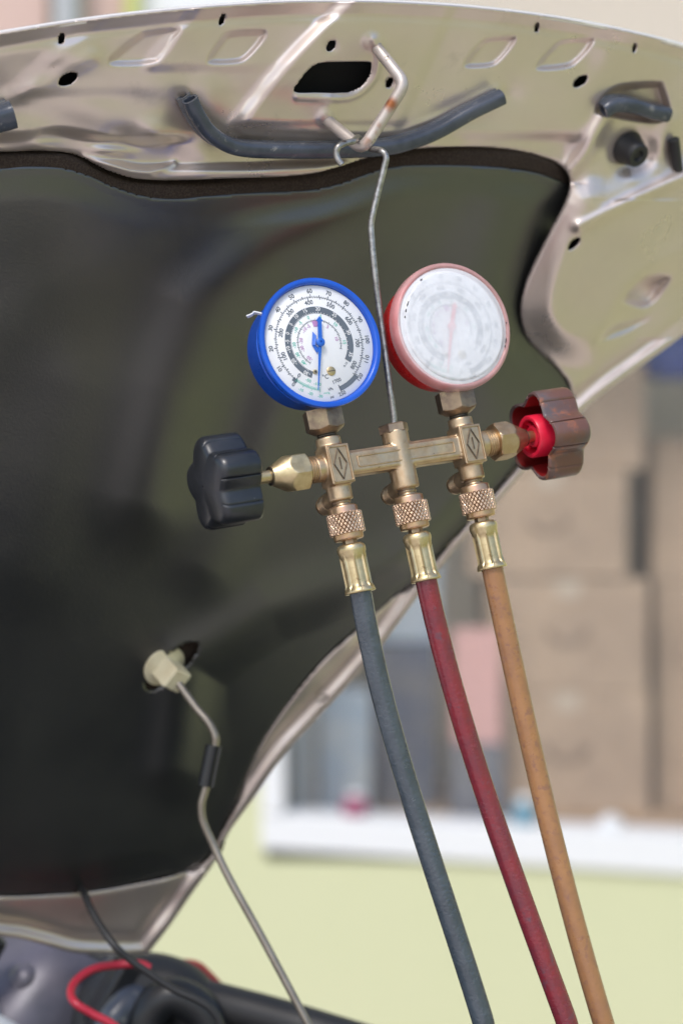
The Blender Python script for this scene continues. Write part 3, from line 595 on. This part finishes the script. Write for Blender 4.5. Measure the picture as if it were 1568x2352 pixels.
# ------------------------------------------------------------ the gauge set
yaw, roll, pitch = R(27), R(12), R(-5.5)
RM = Matrix.Rotation(-roll, 3, 'Y') @ Matrix.Rotation(pitch, 3, 'X') @ Matrix.Rotation(yaw, 3, 'Z')      # local X along the bar, Y away, Z up
set_ = empty('manifold_gauge_set', P(917, 1049, D0).tolist(), label='brass manifold gauge set with blue and red gauges hanging from the hood striker', cat='gauge set')
set_.rotation_euler = RM.to_euler(); bpy.context.view_layer.update()
MI = set_.matrix_basis.inverted()
def loc(p): return np.array(MI @ Vector(p))
def g(mb, name, m, parent=set_, smooth=40, **k):
    q = MB(); q.v = [tuple(c * U for c in p) for p in mb.v]; q.f = mb.f; q.m = mb.m; return q.build(name, m, parent, smooth, **k)
def one(*a): mb = MB(); [mb.add(*x) for x in a]; return mb
def rings(t0, t1, r, n, d=1.6):
    p = []
    for i in range(n):
        a = t0 + (t1 - t0) * i / n; h = (t1 - t0) / n
        p += [(a, r - d), (a + h * .35, r), (a + h * .65, r), (a + h * .98, r - d)]
    return p
XL, XR = -171, 177
# cast body: voxel remesh melts the pieces together with fillets
b = MB()
b.add(*box(((XL + XR) / 2, 0, 0), (XR - XL, 44, 58)))
b.add(*box(((XL + XR) / 2, 0, 0), (XR - XL, 54, 46)))
for X in (XL, XR):
    b.add(*lathe(rnd(-80, 68, 29, 3), (X, 0, 0), (0, 0, 1), 40)); b.add(*box((X, -6, 0), (58, 62, 90))); s = -1 if X < 0 else 1
    b.add(*lathe(rnd(0, 52, 31, 2), (X, 0, 0), (s, 0, 0), 40))
b.add(*lathe(rnd(-76, 62, 31, 3), (0, 0, 0), (0, 0, 1), 40))
for X in (XL, 0, XR): b.add(*lathe(rnd(0, 62, 22, 2), (X, 0, -66), (0, 1, -.12), 30))
body = g(b, 'manifold_body', M['brass'], smooth=0)
md = body.modifiers.new('melt', 'REMESH'); md.mode = 'VOXEL'; md.voxel_size = 2.3 * U; md.use_smooth_shade = True
md = body.modifiers.new('soften', 'SMOOTH'); md.factor = .5; md.iterations = 4
# raised frame on the bar and diamond emblems on the blocks
def bead(pts, r, closed=True): 
    p = np.array(pts, float)
    if closed: p = np.vstack([p, p[:1], p[1:2]])
    return sweep(p, circ(r, 8))
fr = corner([(XL + 50, -27.4, 12), (XR - 46, -27.4, 12), (XR - 46, -27.4, -12), (XL + 50, -27.4, -12), (XL + 50, -27.4, 12), (XL + 60, -27.4, 12)], 4, 4)
g(one(sweep(fr, circ(2.0, 8), ref=(0, -1, 0))), 'raised_border', M['brass'], body)
for X in (XL, XR):
    dm = [(X, -38.6, 36), (X + 16, -38.6, 0), (X, -38.6, -36), (X - 16, -38.6, 0), (X, -38.6, 36)]
    mb = MB()
    for a, b2 in zip(dm[:-1], dm[1:]): mb.add(*sweep(np.linspace(a, b2, 3), circ(1.4, 8), ref=(0, -1, 0)))
    mb.add(*sweep(np.linspace((X, -38.6, 15), (X, -38.6, -13), 3), circ(1.2, 8), ref=(0, -1, 0)))
    g(mb, 'diamond_emblem', M['oldmetal'], body)
    rim = corner([(X - 24, -38.4, 40), (X + 24, -38.4, 40), (X + 24, -38.4, -40), (X - 24, -38.4, -40), (X - 24, -38.4, 40), (X - 14, -38.4, 40)], 4, 4)
    g(one(sweep(rim, circ(1.8, 8), ref=(0, -1, 0))), 'plate_edge', M['brass'], body)
# hex plug on the centre port
g(one(lathe([(54, 30), (57, 34.5), (74, 34.5), (77, 31), (77.2, 6)], (0, 0, 0), (0, 0, 1), 6, phase=.25)), 'hex_plug', M['nut'], smooth=20)
# parking port ends
for X in (XL, 0, XR):
    g(one(lathe([(50, 18)] + rings(52, 82, 23.5, 4, 2.5) + [(82, 23), (92, 21), (97, 12), (98, 3)], (X, 0, -66), (0, 1, -.12), 30)), 'parking_port', M['brass'], smooth=50)
# valve bonnets, stems
HX = lambda th, t, r: r
def hexnut(t0, t1, r, axis, org, m, name, phase=0, cone=None):
    mb = MB(); mb.add(*lathe([(t0, r * .86), (t0 + 4, r), (t1 - 4, r), (t1, r * .86)], org, axis, 6, phase=phase)); return g(mb, name, m, smooth=20)
for X, s in ((XL, -1), (XR, 1)):
    ax_ = (s, 0, 0); og = (X, 0, 0)
    g(one(lathe([(50, 26)] + rings(52, 76, 31, 4, 2.6) + [(78, 24)], og, ax_, 44)), 'bonnet_thread', M['brass'], smooth=50)
    # hexagon whose corners are turned down into a cone
    n = 72
    def hr(th, t, r):
        a = (th + R(10)) % (math.pi / 3) - math.pi / 6; hx = 40 / math.cos(a)
        cone_r = 46.5 if t < 92 else 46.5 - (t - 92) * .42 if t < 134 else 0
        lim = {True: 46.0}.get(t < 90, 46 - max(0, t - 112) * .52)
        lim = min(lim, 40 + (t - 74) * 1.4)
        return min(hx, lim)
    pr = [(t, 0) for t in np.linspace(75, 160, 40)]
    mb = MB(); mb.add(*lathe(pr, og, ax_, n, rf=lambda th, t, r: min(hr(th, t, r), 46 - max(0, t - 112) * .50)))
    g(mb, 'valve_bonnet', M['brass2'] if s < 0 else M['brass'], smooth=28)
    g(one(lathe([(158, 20), (159, 18), (160, 15), (214 if s < 0 else 190, 13.5)], og, ax_, 28)), 'valve_stem', M['brass2'])
    g(one(lathe([(157.5, 21.5), (162, 21.5), (162.1, 15)], og, ax_, 28)), 'packing_ring', M['oldmetal'])
# knobs: five lobes
def lobe(th, R1, d, ph):
    c = math.cos(5 * (th - ph)); return R1 * (1 - d * (1 - (0.5 + 0.5 * c) ** .75))
def knob_rf(R1, d, ph, slit=True):
    def f(th, t, r):
        rr = lobe(th, R1, d, ph) * r
        if slit and r > .93:
            a = ((th - ph + math.pi / 5) % (2 * math.pi / 5)) - math.pi / 5
            for q in (.31,):
                x = (abs(a) - q) / .016
                if abs(x) < 3: rr -= 4.5 * math.exp(-x * x)
        return rr
    return f
n = 400
phL = R(180 + 20)
# frame(): axis (-1,0,0) -> see which way the local plane turns; only the phase matters
prof = [(-48, .80), (-50, .88), (-49, .95), (-46, .985), (-40, 1.0), (30, 1.0), (38, .985), (44, .95), (48, .90), (50, .82), (52, .60), (54, .35), (55, .02)]
mb = MB(); mb.add(*lathe(prof, (XL - 272, 0, 0), (-1, 0, 0), n, rf=knob_rf(110, .25, R(70 + 18)), caps=False)); kl = g(mb, 'valve_knob', M['knobk'], smooth=50, label='black star-shaped valve knob')
g(one(lathe([(-47, .80 * 84), (-30, .72 * 84), (-26, 14)], (XL - 272, 0, 0), (-1, 0, 0), 40, caps=False), lathe(rnd(-52, -20, 34, 3), (XL - 272, 0, 0), (-1, 0, 0), 30)), 'knob_back', mat('violet_plastic', (.30, .26, .55), .4), kl)
# right knob: hollow shell
prof = [(-48, .90), (-52, .94), (-50, .985), (-44, 1.0), (34, 1.0), (42, .98), (48, .93), (51, .84), (53, .5), (54, .02)]
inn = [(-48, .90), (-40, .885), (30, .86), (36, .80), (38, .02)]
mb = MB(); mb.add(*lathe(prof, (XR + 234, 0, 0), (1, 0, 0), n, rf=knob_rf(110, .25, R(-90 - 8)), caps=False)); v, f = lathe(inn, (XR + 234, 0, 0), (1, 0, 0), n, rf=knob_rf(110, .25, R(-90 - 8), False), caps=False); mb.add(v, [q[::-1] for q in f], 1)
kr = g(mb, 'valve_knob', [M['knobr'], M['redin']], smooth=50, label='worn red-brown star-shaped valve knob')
g(one(lathe([(-58, 40), (-60, 44), (-59, 49), (-56, 51), (30, 51), (30, 40), (-30, 40), (-58, 40)], (XR + 234, 0, 0), (1, 0, 0), 48, caps=False)), 'knob_hub', M['redhub'], kr)
mb = MB(); mb.add(*lathe([(-50, 16), (-52, 20), (-50, 26), (20, 27)], (XR + 234, 0, 0), (1, 0, 0), 32))
for q in range(4):
    t = q * math.pi / 2 + .4; mb.add(*box((XR + 234 - 12, math.sin(t) * 34, math.cos(t) * 34), (60, 5, 18), M=None) if False else sweep(np.linspace((XR + 234 - 46, math.sin(t) * 34, math.cos(t) * 34), (XR + 234 + 10, math.sin(t) * 34, math.cos(t) * 34), 2), [(a * math.cos(-t) - c * math.sin(-t), a * math.sin(-t) + c * math.cos(-t)) for a, c in ((-3, -12), (3, -12), (3, 12), (-3, 12))], ref=(0, -1, 0)))
g(mb, 'hub_spokes', M['redhub'], kr)
# gauge stems and nuts
for X in (XL, XR):
    g(one(lathe([(68, 20)] + rings(66, 82, 23.5, 4, 2.4) + [(83, 20)], (X, 0, 0), (0, 0, 1), 40)), 'stem_thread', M['oldmetal'], smooth=50)
    mb = MB(); mb.add(*lathe([(t, 0) for t in np.linspace(76, 132, 30)], (X, 0, 0), (0, 0, 1), 72,
                             rf=lambda th, t, r: min(41 / math.cos((th + R(15)) % (math.pi / 3) - math.pi / 6), 26 + (t - 76) * 1.55, 47.5)))
    g(mb, 'stem_nut', M['nut'], smooth=28)

# ---- dial print
_cache = {}
def glyphs(s):
    if s in _cache: return _cache[s]
    cu = bpy.data.curves.new('t', 'FONT'); cu.body = s; cu.align_x = 'CENTER'; cu.align_y = 'CENTER'; cu.size = 1; cu.resolution_u = 3
    cu.offset = .014
    ob = bpy.data.objects.new('t', cu); C.objects.link(ob); bpy.context.view_layer.update()
    me = ob.evaluated_get(bpy.context.evaluated_depsgraph_get()).to_mesh(); v = [tuple(p.co) for p in me.vertices]; f = [tuple(p.vertices) for p in me.polygons]
    bpy.data.objects.remove(ob); bpy.data.curves.remove(cu); _cache[s] = (v, f); return v, f
RD = 134
def dial_print():
    mb = MB(); y1, y2 = -.5, -.9       # just proud of the dial face
    def pt(r, a, y=y1): return (r * RD * math.cos(R(a)), y, r * RD * math.sin(R(a)))
    def arc(r0, r1, a0, a1, mi, y=y1):
        n_ = max(2, int(abs(a1 - a0) / 3)); A = np.linspace(a0, a1, n_ + 1)
        v = [pt(r, a, y) for a in A for r in (r0, r1)]; mb.add(v, [(2 * i, 2 * i + 2, 2 * i + 3, 2 * i + 1) for i in range(n_)], mi)
    def tick(a, r0, r1, w_, mi, y=y1):
        t = np.array([-math.sin(R(a)), 0, math.cos(R(a))]) * w_ / 2; p, q = np.array(pt(r0, a, y)), np.array(pt(r1, a, y)); mb.add([p - t, p + t, q + t, q - t], [(0, 3, 2, 1)], mi)
    def txt(s, r, a, size, mi, y=y1, rot=None):
        v, f = glyphs(s); up = rot if rot is not None else (a - 90 if math.sin(R(a)) > -.3 else a + 90)
        c, s_ = math.cos(R(up)), math.sin(R(up)); o_ = pt(r, a, y)
        mb.add([(o_[0] + (p[0] * c - p[1] * s_) * size, y, o_[2] + (p[0] * s_ + p[1] * c) * size) for p in v], f, mi)
    psi = lambda x: 225 - 2.27 * x
    arc(.797, .803, psi(0), psi(120), 0)
    for x in range(0, 121):
        L = .05 if x % 10 == 0 else .035 if x % 5 == 0 else .022; tick(psi(x), .80, .80 + L, 2.0 if x % 5 == 0 else 1.1, 0)
    for x in range(0, 121, 10): txt(str(x), .905, psi(x), 14, 0)
    kp = lambda x: 225 - .33 * x
    for x in range(0, 821, 10):
        tick(kp(x), .80 - (.05 if x % 100 == 0 else .035 if x % 50 == 0 else .022), .80, 2.0 if x % 50 == 0 else 1.1, 0)
    for x in range(0, 801, 100): txt(str(x), .71, kp(x), 14, 0)
    arc(.79, .86, 227, 221, 3); arc(.80, .88, -49, -76, 3); tick(-49, .77, .90, 2, 0); tick(-76, .77, .90, 2, 0)
    txt('1700', .70, -76, 12, 0); txt('250', .93, -76, 12.5, 0); txt('kPa', .80, -88, 8.5, 0); txt('psi', .935, -88.5, 8.5, 0); txt('R-12', .58, -46, 7, 0)
    txt('°C', .585, -92, 14, 0, rot=10.5 * 0)
    for x in range(0, 31): tick(225 + x * 1.1, .80, .80 + (.05 if x % 10 == 0 else .025), 1.1, 1)
    for x in range(0, 101, 5): tick(225 + x * .33, .76 if x % 50 == 0 else .775, .80, 1.0, 1)
    txt('-50', .70, 240, 10, 1); txt('-100', .715, 254, 10, 1); txt('-10', .91, 235, 9, 1); txt('-20', .905, 246.5, 9, 1); txt('-30', .92, 258, 9, 1); txt('mmHg', .86, 266, 5.5, 1)
    arc(.52, .635, 244, -38, 3)
    Tn = {-30: 234, -20: 206, -10: 184, -5: 171, 0: 157, 5: 140, 10: 123.5, 15: 104, 20: 80, 25: 49, 30: 12, 35: -26}
    for k_, a in Tn.items(): txt(str(k_), .592, a, 12, 4, y2, rot=a - 90 if a < 200 else a - 90)
    ks = sorted(Tn); 
    for a_, b_ in zip(ks[:-1], ks[1:]):
        for i in range(b_ - a_): tick(Tn[a_] + (Tn[b_] - Tn[a_]) * i / (b_ - a_), .52, .55 if i == 0 else .538, 1.2, 4, y2)
    arc(.397, .403, 232, -20, 0)
    for i in range(64):
        a = 232 - i * 4; tick(a, .40, .425 if i % 3 == 0 else .415, 1, 0); tick(a, .375 if i % 3 == 0 else .388, .40, 1, 0)
    for s, a in ((0, 103), (-5, 126), (-10, 145), (-20, 178), (-30, 200), (-40, 220), (5, 74), (10, 38), (15, -4)): txt(str(s), .467, a, 11, 1, rot=a - 90)
    for s, a in ((-5, 114), (-10, 132), (-20, 167), (-30, 190), (-50, 225), (5, 50), (10, 7)): txt(str(s), .335, a, 11, 2, rot=a - 90)
    arc(.29, .395, 98, 82, 2)
    return mb
PRINT = dial_print()
INK = [M['ink'], M['inkg'], M['inkp'], M['band'], M['white']]
def shift(mb, d): q = MB(); q.v = [(p[0] + d[0], p[1] + d[1], p[2] + d[2]) for p in mb.v]; q.f = mb.f; q.m = mb.m; return q
def needle(cx, cy, cz, a_head, a_tail, m, parent):
    def poly(pts, a, y0, y1):
        c, s = math.cos(R(a)), math.sin(R(a)); n_ = len(pts)
        v = [(cx + x * c - y * s, yy, cz + x * s + y * c) for yy in (y0, y1) for x, y in pts]
        return v, [tuple(range(n_))[::-1], tuple(range(n_, 2 * n_))] + [(i, (i + 1) % n_, n_ + (i + 1) % n_, n_ + i) for i in range(n_)]
    mb = MB(); mb.add(*poly([(0, -5), (48, -4.6), (50, -8.5), (61, 0), (50, 8.5), (48, 4.6), (0, 5)], a_head, cy, cy - 2))
    mb.add(*poly([(0, -4), (60, -2.2), (111, -.7), (111, .7), (60, 2.2), (0, 4)], a_tail, cy, cy - 2))
    mb.add(*lathe([(0, 10), (5, 10), (7, 7.5), (7, 3), (4, 2.4)], (cx, cy, cz), (0, -1, 0), 28)); return g(mb, 'needle', m, parent)
ZG = 275
def screws(X, Z, y, parent):
    for (r, a, rr, nm) in ((.51, -78, 10.5, 'slot_screw'), (.515, 248, 5.5, 'rivet')):
        cx, cz = X + r * RD * math.cos(R(a)), Z + r * RD * math.sin(R(a))
        mb = MB(); mb.add(*lathe([(0, rr), (2, rr), (3, rr * .85), (3.2, 0.1)], (cx, y, cz), (0, -1, 0), 24)); sc = g(mb, nm, M['brass2'], parent)
        if rr > 8: g(one(box((cx, y - 3.1, cz), (19, 1, 1.8))), 'screw_slot', M['oldmetal'], parent, smooth=0)
        else: g(one(lathe([(0, 2.6), (.6, 2.6)], (cx, y - 3.2, cz), (0, -1, 0), 12)), 'rivet_hole', M['oldmetal'], parent)
# blue gauge: open faced, thick ring
X = XL; yf = -68
pr = [(52, .1), (52, 118), (50, 128), (44, 133), (-18, 134), (-22, 136), (-24, 139.5), (-27, 137.5), (-31, 141), (-34, 139), (-38, 143), (-41, 141), (-45, 147), (-48, 145.5), (-52, 149.5), (yf + 4, 150.5), (yf, 149), (yf - 1, 144), (yf, 139), (yf + 3, 136.5), (yf + 14, 135.5), (yf + 14, .1)]
mb = MB(); mb.add(*lathe([(-t, r) for t, r in pr], (X, 0, ZG), (0, -1, 0), 128, caps=False)); gb = g(mb, 'pressure_gauge', M['blue'], smooth=50, label='blue low-pressure gauge with open dial')
yd = yf + 12
g(one(lathe([(-yd, RD + 1), (-yd + 1.5, RD - .5), (-yd + 1.6, .1)], (X, 0, ZG), (0, -1, 0), 96, caps=False)), 'dial', M['dial'], gb, 50)
g(shift(PRINT, (X, yd - 1.8, ZG)), 'dial_print', INK, gb, 0)
needle(X - 2, yd - 10, ZG, 79, 254.5, M['needle'], gb)
screws(X, ZG, yd - 1.6, gb)
mb = MB(); mb.add([(X - 20, yd - 3, ZG - 2), (X - 11, yd - 3, ZG + 28), (X - 6, yd - 8, ZG + 16), (X - 14, yd - 8, ZG - 4), (X - 12, yd - 3, ZG - 22), (X - 4, yd - 8, ZG - 16)], [(0, 1, 2, 3), (0, 3, 5, 4)]); md = g(mb, 'adjuster_plate', M['needle'], gb, 0).modifiers.new('t', 'SOLIDIFY'); md.thickness = 1.5 * U
g(one(sweep(spline([(X - 122, -52, ZG + 82), (X - 134, -40, ZG + 90), (X - 142, -40, ZG + 86), (X - 152, -34, ZG + 84)], 5), [(-1, -5), (1, -5), (1.4, 6), (-1, 5)])), 'film_scrap', M['wframe'], gb)
# red gauge: red case under a milky screw-on lens
X = XR; yf = -66
pr = [(54, .1), (54, 112), (50, 128), (40, 134), (-14, 137), (-44, 132), (-46, .1)]
mb = MB(); mb.add(*lathe([(-t, r) for t, r in pr], (X, 0, ZG), (0, -1, 0), 96, caps=False)); gr = g(mb, 'pressure_gauge', M['red'], smooth=50, label='red high-pressure gauge under a milky frosted lens')
yd = -48
g(one(lathe([(-yd, 136), (-yd + 1.5, .1)], (X, 0, ZG), (0, -1, 0), 96, caps=False)), 'dial', M['dial'], gr, 50)
g(shift(PRINT, (X, yd - 1.8, ZG)), 'dial_print', INK, gr, 0)
needle(X, yd - 6, ZG, 68, 251, M['needler'], gr)
screws(X, ZG, yd - 1.6, gr)
def rib(th, t, r): return r + (1.3 * abs(math.sin(th * 75)) if -52 < -t < -20 and r > 142 else 0)
pr = [(-18, 136), (-20, 141), (-22, 143), (-28, 145), (-30, 149), (-34, 150), (-52, 152), (-60, 151.5), (-66, 148), (-68, 144), (-67, 140), (-64, 138.5)]
mb = MB(); mb.add(*lathe([(-t, r) for t, r in pr], (X, 0, ZG), (0, -1, 0), 300, rf=rib, caps=False)); g(mb, 'lens_rim', M['frostrim'], gr, 60)
g(one(lathe([(64, 138.5), (66, 135), (66.5, 131), (70, 129), (71.5, 124), (72, 60), (72.5, .1)], (X, 0, ZG), (0, -1, 0), 96, caps=False)), 'lens', M['frost'], gr, 50)
for a0, rr, ln in ((150, 127, 16), (158, 128, 9), (165, 129, 6), (-4, 138, 5), (-22, 136, 13), (-28, 137, 7), (118, 131, 8)):
    p = [(X + rr * math.cos(R(a0 + q * ln / rr * 57 / 2)), -70.3, ZG + rr * math.sin(R(a0 + q * ln / rr * 57 / 2))) for q in np.linspace(-1, 1, 6)]
    g(one(sweep(p, circ(1.4, 6), scale=[.3, 1, .7, 1.3, .9, .3])), 'grime_mark', M['rubd'], gr)

# hook wire: up from the plug and over the striker
def L2(u, v, D): return loc(P(u, v, D)) / U
hk = [(0, 0, 66), L2(904, 955, 1.262), L2(893, 880, 1.262), L2(880, 780, 1.265), L2(868, 690, 1.266), L2(858, 600, 1.266), L2(852, 525, 1.267), L2(856, 492, 1.267), L2(868, 440, 1.268), L2(882, 385, 1.268), L2(886, 360, 1.268), L2(874, 346, 1.270), L2(850, 341, 1.280), L2(833, 331, 1.287), L2(822, 316, 1.280), L2(812, 324, 1.270), L2(793, 329, 1.266), L2(778, 336, 1.262), L2(772, 350, 1.262), L2(776, 366, 1.262), L2(785, 378, 1.262)]
hook_pts = spline(hk, 8)
g(one(sweep(hook_pts, circ(7.6, 14))), 'hanging_hook', M['wire'], smooth=60)

# ------------------------------------------------------------ hoses with couplings
def knurled(z0, z1, r, nth=300, nz=34, cells=26):
    v = []; f = []; gr_ = []; hgt = z0 - z1
    for j in range(nz + 1):
        z = z0 - hgt * j / nz
        for i in range(nth):
            th = 2 * math.pi * i / nth; k = cells * th / (2 * math.pi); t = (z0 - z) / hgt * 3.6
            a = abs((k + t) % 1 - .5) * 2; c = abs((k - t) % 1 - .5) * 2      # 1 at a groove
            gv = max(a, c); dep = max(0, (gv - .62) / .38); e_ = 1.0 if 0 < j < nz else 0
            rr = r - 2.6 * dep - (1.5 if j in (0, nz) else 0)
            v.append((rr * math.cos(th), rr * math.sin(th), z)); gr_.append(min(1, max(0, (gv - .78) / .14)) * e_)
    for j in range(nz):
        for i in range(nth): i2 = (i + 1) % nth; f.append((j * nth + i, (j + 1) * nth + i, (j + 1) * nth + i2, j * nth + i2))
    for j, s in ((0, -1), (nz, 1)):
        n0 = len(v); v += [((r - 9) * math.cos(2 * math.pi * i / nth), (r - 9) * math.sin(2 * math.pi * i / nth), z0 - hgt * j / nz) for i in range(nth)]; gr_ += [0] * nth
        for i in range(nth): i2 = (i + 1) % nth; f.append((j * nth + i, j * nth + i2, n0 + i2, n0 + i)[::s])
    return v, f, gr_
KN = knurled(0, -48, 41)
def hose(X, label, m, pts, d0, cm, kick=0):
    root = empty('charging_hose', (0, 0, 0), label=label, cat='hose', group='refrigerant hoses hanging from the gauge set')
    o0 = Vector((X * U, 0, -79 * U)); root.matrix_world = set_.matrix_basis @ Matrix.Translation(o0); bpy.context.view_layer.update()
    Wi = root.matrix_world.inverted()
    def gg(mb, name, m_, parent, smooth=40): return g(mb, name, m_, parent, smooth)
    gg(one(lathe([(-10, 20)] + rings(-8, 16, 22.5, 3, 2.2) + [(17, 20)], (0, 0, 0), (0, 0, -1), 36)), 'port_thread', M['nut'], root, 50)
    cp = gg(one(lathe([(13, 22)] + rnd(13, 92, 34, 5, 4) + [(92.2, 12)], (0, 0, 0), (0, 0, -1), 44)), 'coupling_nut', cm, root)
    v, f, gv = KN; o = gg(one(([(p[0], p[1], p[2] - 30) for p in v], f)), 'knurled_ring', M['knurl'], cp, 0)
    at = o.data.attributes.new('grime', 'FLOAT', 'POINT'); at.data.foreach_set('value', [float(x) for x in gv])
    gg(one(lathe([(88, 17), (108, 17)], (0, 0, 0), (0, 0, -1), 6)), 'barb_stem', M['nut'], root, 20)
    T0 = 101
    def fr_(th, t, r):
        if 26 < t - T0 < 112:
            e_ = min(1, (t - T0 - 26) / 8) * min(1, max(0, (108 - (t - T0)) / 14)); a = (th * 8 / (2 * math.pi)) % 1 - .5
            return r - 4.0 * e_ * (1 - math.exp(-(a / .07) ** 2)) + .8
        return r
    pr = [(T0, 12), (T0, 25), (T0 + 2, 29), (T0 + 6, 32), (T0 + 12, 33), (T0 + 18, 32.3), (T0 + 23, 30.6), (T0 + 27, 29.8)] + [(T0 + 27 + q, 29.8) for q in np.linspace(4, 62, 12)] + [(T0 + 94, 30.2), (T0 + 98, 31.4), (T0 + 102, 33), (T0 + 106, 34), (T0 + 110, 34.8), (T0 + 112, 34.4), (T0 + 112.5, 26)]
    gg(one(lathe(pr, (0, 0, 0), (0, 0, -1), 160, rf=fr_)), 'ferrule', M['brass2'], root, 50)
    start = root.matrix_world @ Vector((0, 0, -(T0 + 100) * U)); s2 = root.matrix_world @ Vector((0, 0, -(T0 + 118) * U))
    def proj(p): k_ = K * p[1]; return p[0] / k_ + 784, 1176 - p[2] / k_
    ua, va = proj(start); ub, vb = proj(s2); inn = [(u, v_) for u, v_, dd in pts if 1450 < v_ < 2400]
    U_ = np.array([ua, ub] + [q[0] for q in inn]); V_ = np.array([va, vb] + [q[1] for q in inn]); W_ = np.array([6, 6] + [1] * len(inn))
    cf = np.polyfit((V_ - 1800) / 500, U_, 3, w=W_)
    ctl = [tuple(start), tuple(s2)]
    for v_ in np.linspace(vb + 90, 2460, 9):
        f_ = min(1, (v_ - vb) / 500); ctl.append(tuple(P(np.polyval(cf, (v_ - 1800) / 500), v_, float(s2[1]) * (1 - f_) + d0 * f_)))
    ctl += [tuple(P(u, v_, d0 + dd)) for u, v_, dd in pts if v_ > 2700]
    path = spline(ctl, 14); loc_ = np.array([tuple(Wi @ Vector(p)) for p in path])
    q = MB(); q.add(*sweep(loc_, circ(25.2 * U, 28))); q.build('hose_tube', m, root, 60)
    return root
def tail(u, v, du):  # runs on below the frame to the ground
    return []
hose(XL, 'blue-grey hammered rubber hose on the left port under the blue gauge', M['hoseb'], [(846, 1465, 0), (860, 1545, 0), (886, 1640, 0), (914, 1726, 0), (944, 1820, 0), (972, 1907, 0), (1002, 2020, 0), (1053, 2178, -.002), (1112, 2351, -.004), (1190, 2560, -.006), (1330, 2900, -.02), (1500, 3600, -.05), (1600, 6200, -.1)], 1.243, M['copper'])
hose(0, 'dark red rubber hose on the centre port of the manifold', M['hoser'], [(993, 1410, 0), (1013, 1484, 0), (1036, 1576, 0), (1063, 1666, 0), (1094, 1757, 0), (1127, 1850, 0), (1180, 2020, 0), (1237, 2178, -.002), (1303, 2351, -.004), (1400, 2560, -.008), (1560, 2900, -.02), (1700, 3600, -.05), (1760, 6200, -.1)], 1.262, M['copper'])
hose(XR, 'faded orange rubber hose on the right port under the red gauge', M['hoseo'], [(1150, 1400, 0), (1168, 1484, 0), (1187, 1576, 0), (1208, 1666, 0), (1228, 1757, 0), (1249, 1847, 0), (1293, 2020, 0), (1335, 2178, -.002), (1385, 2351, -.004), (1450, 2560, -.008), (1560, 2900, -.02), (1640, 3600, -.05), (1680, 6200, -.1)], 1.282, M['copper'])

# refine: neighbours that stand beside the yard (seen only in reflections and from other positions)
tag(obj('neighbour_wall', *box((5.2, 0, gz + 1.3), (.2, 16, 2.6)), M['wall'], smooth=0), label='long pale green garden wall along the right side of the yard', cat='wall')
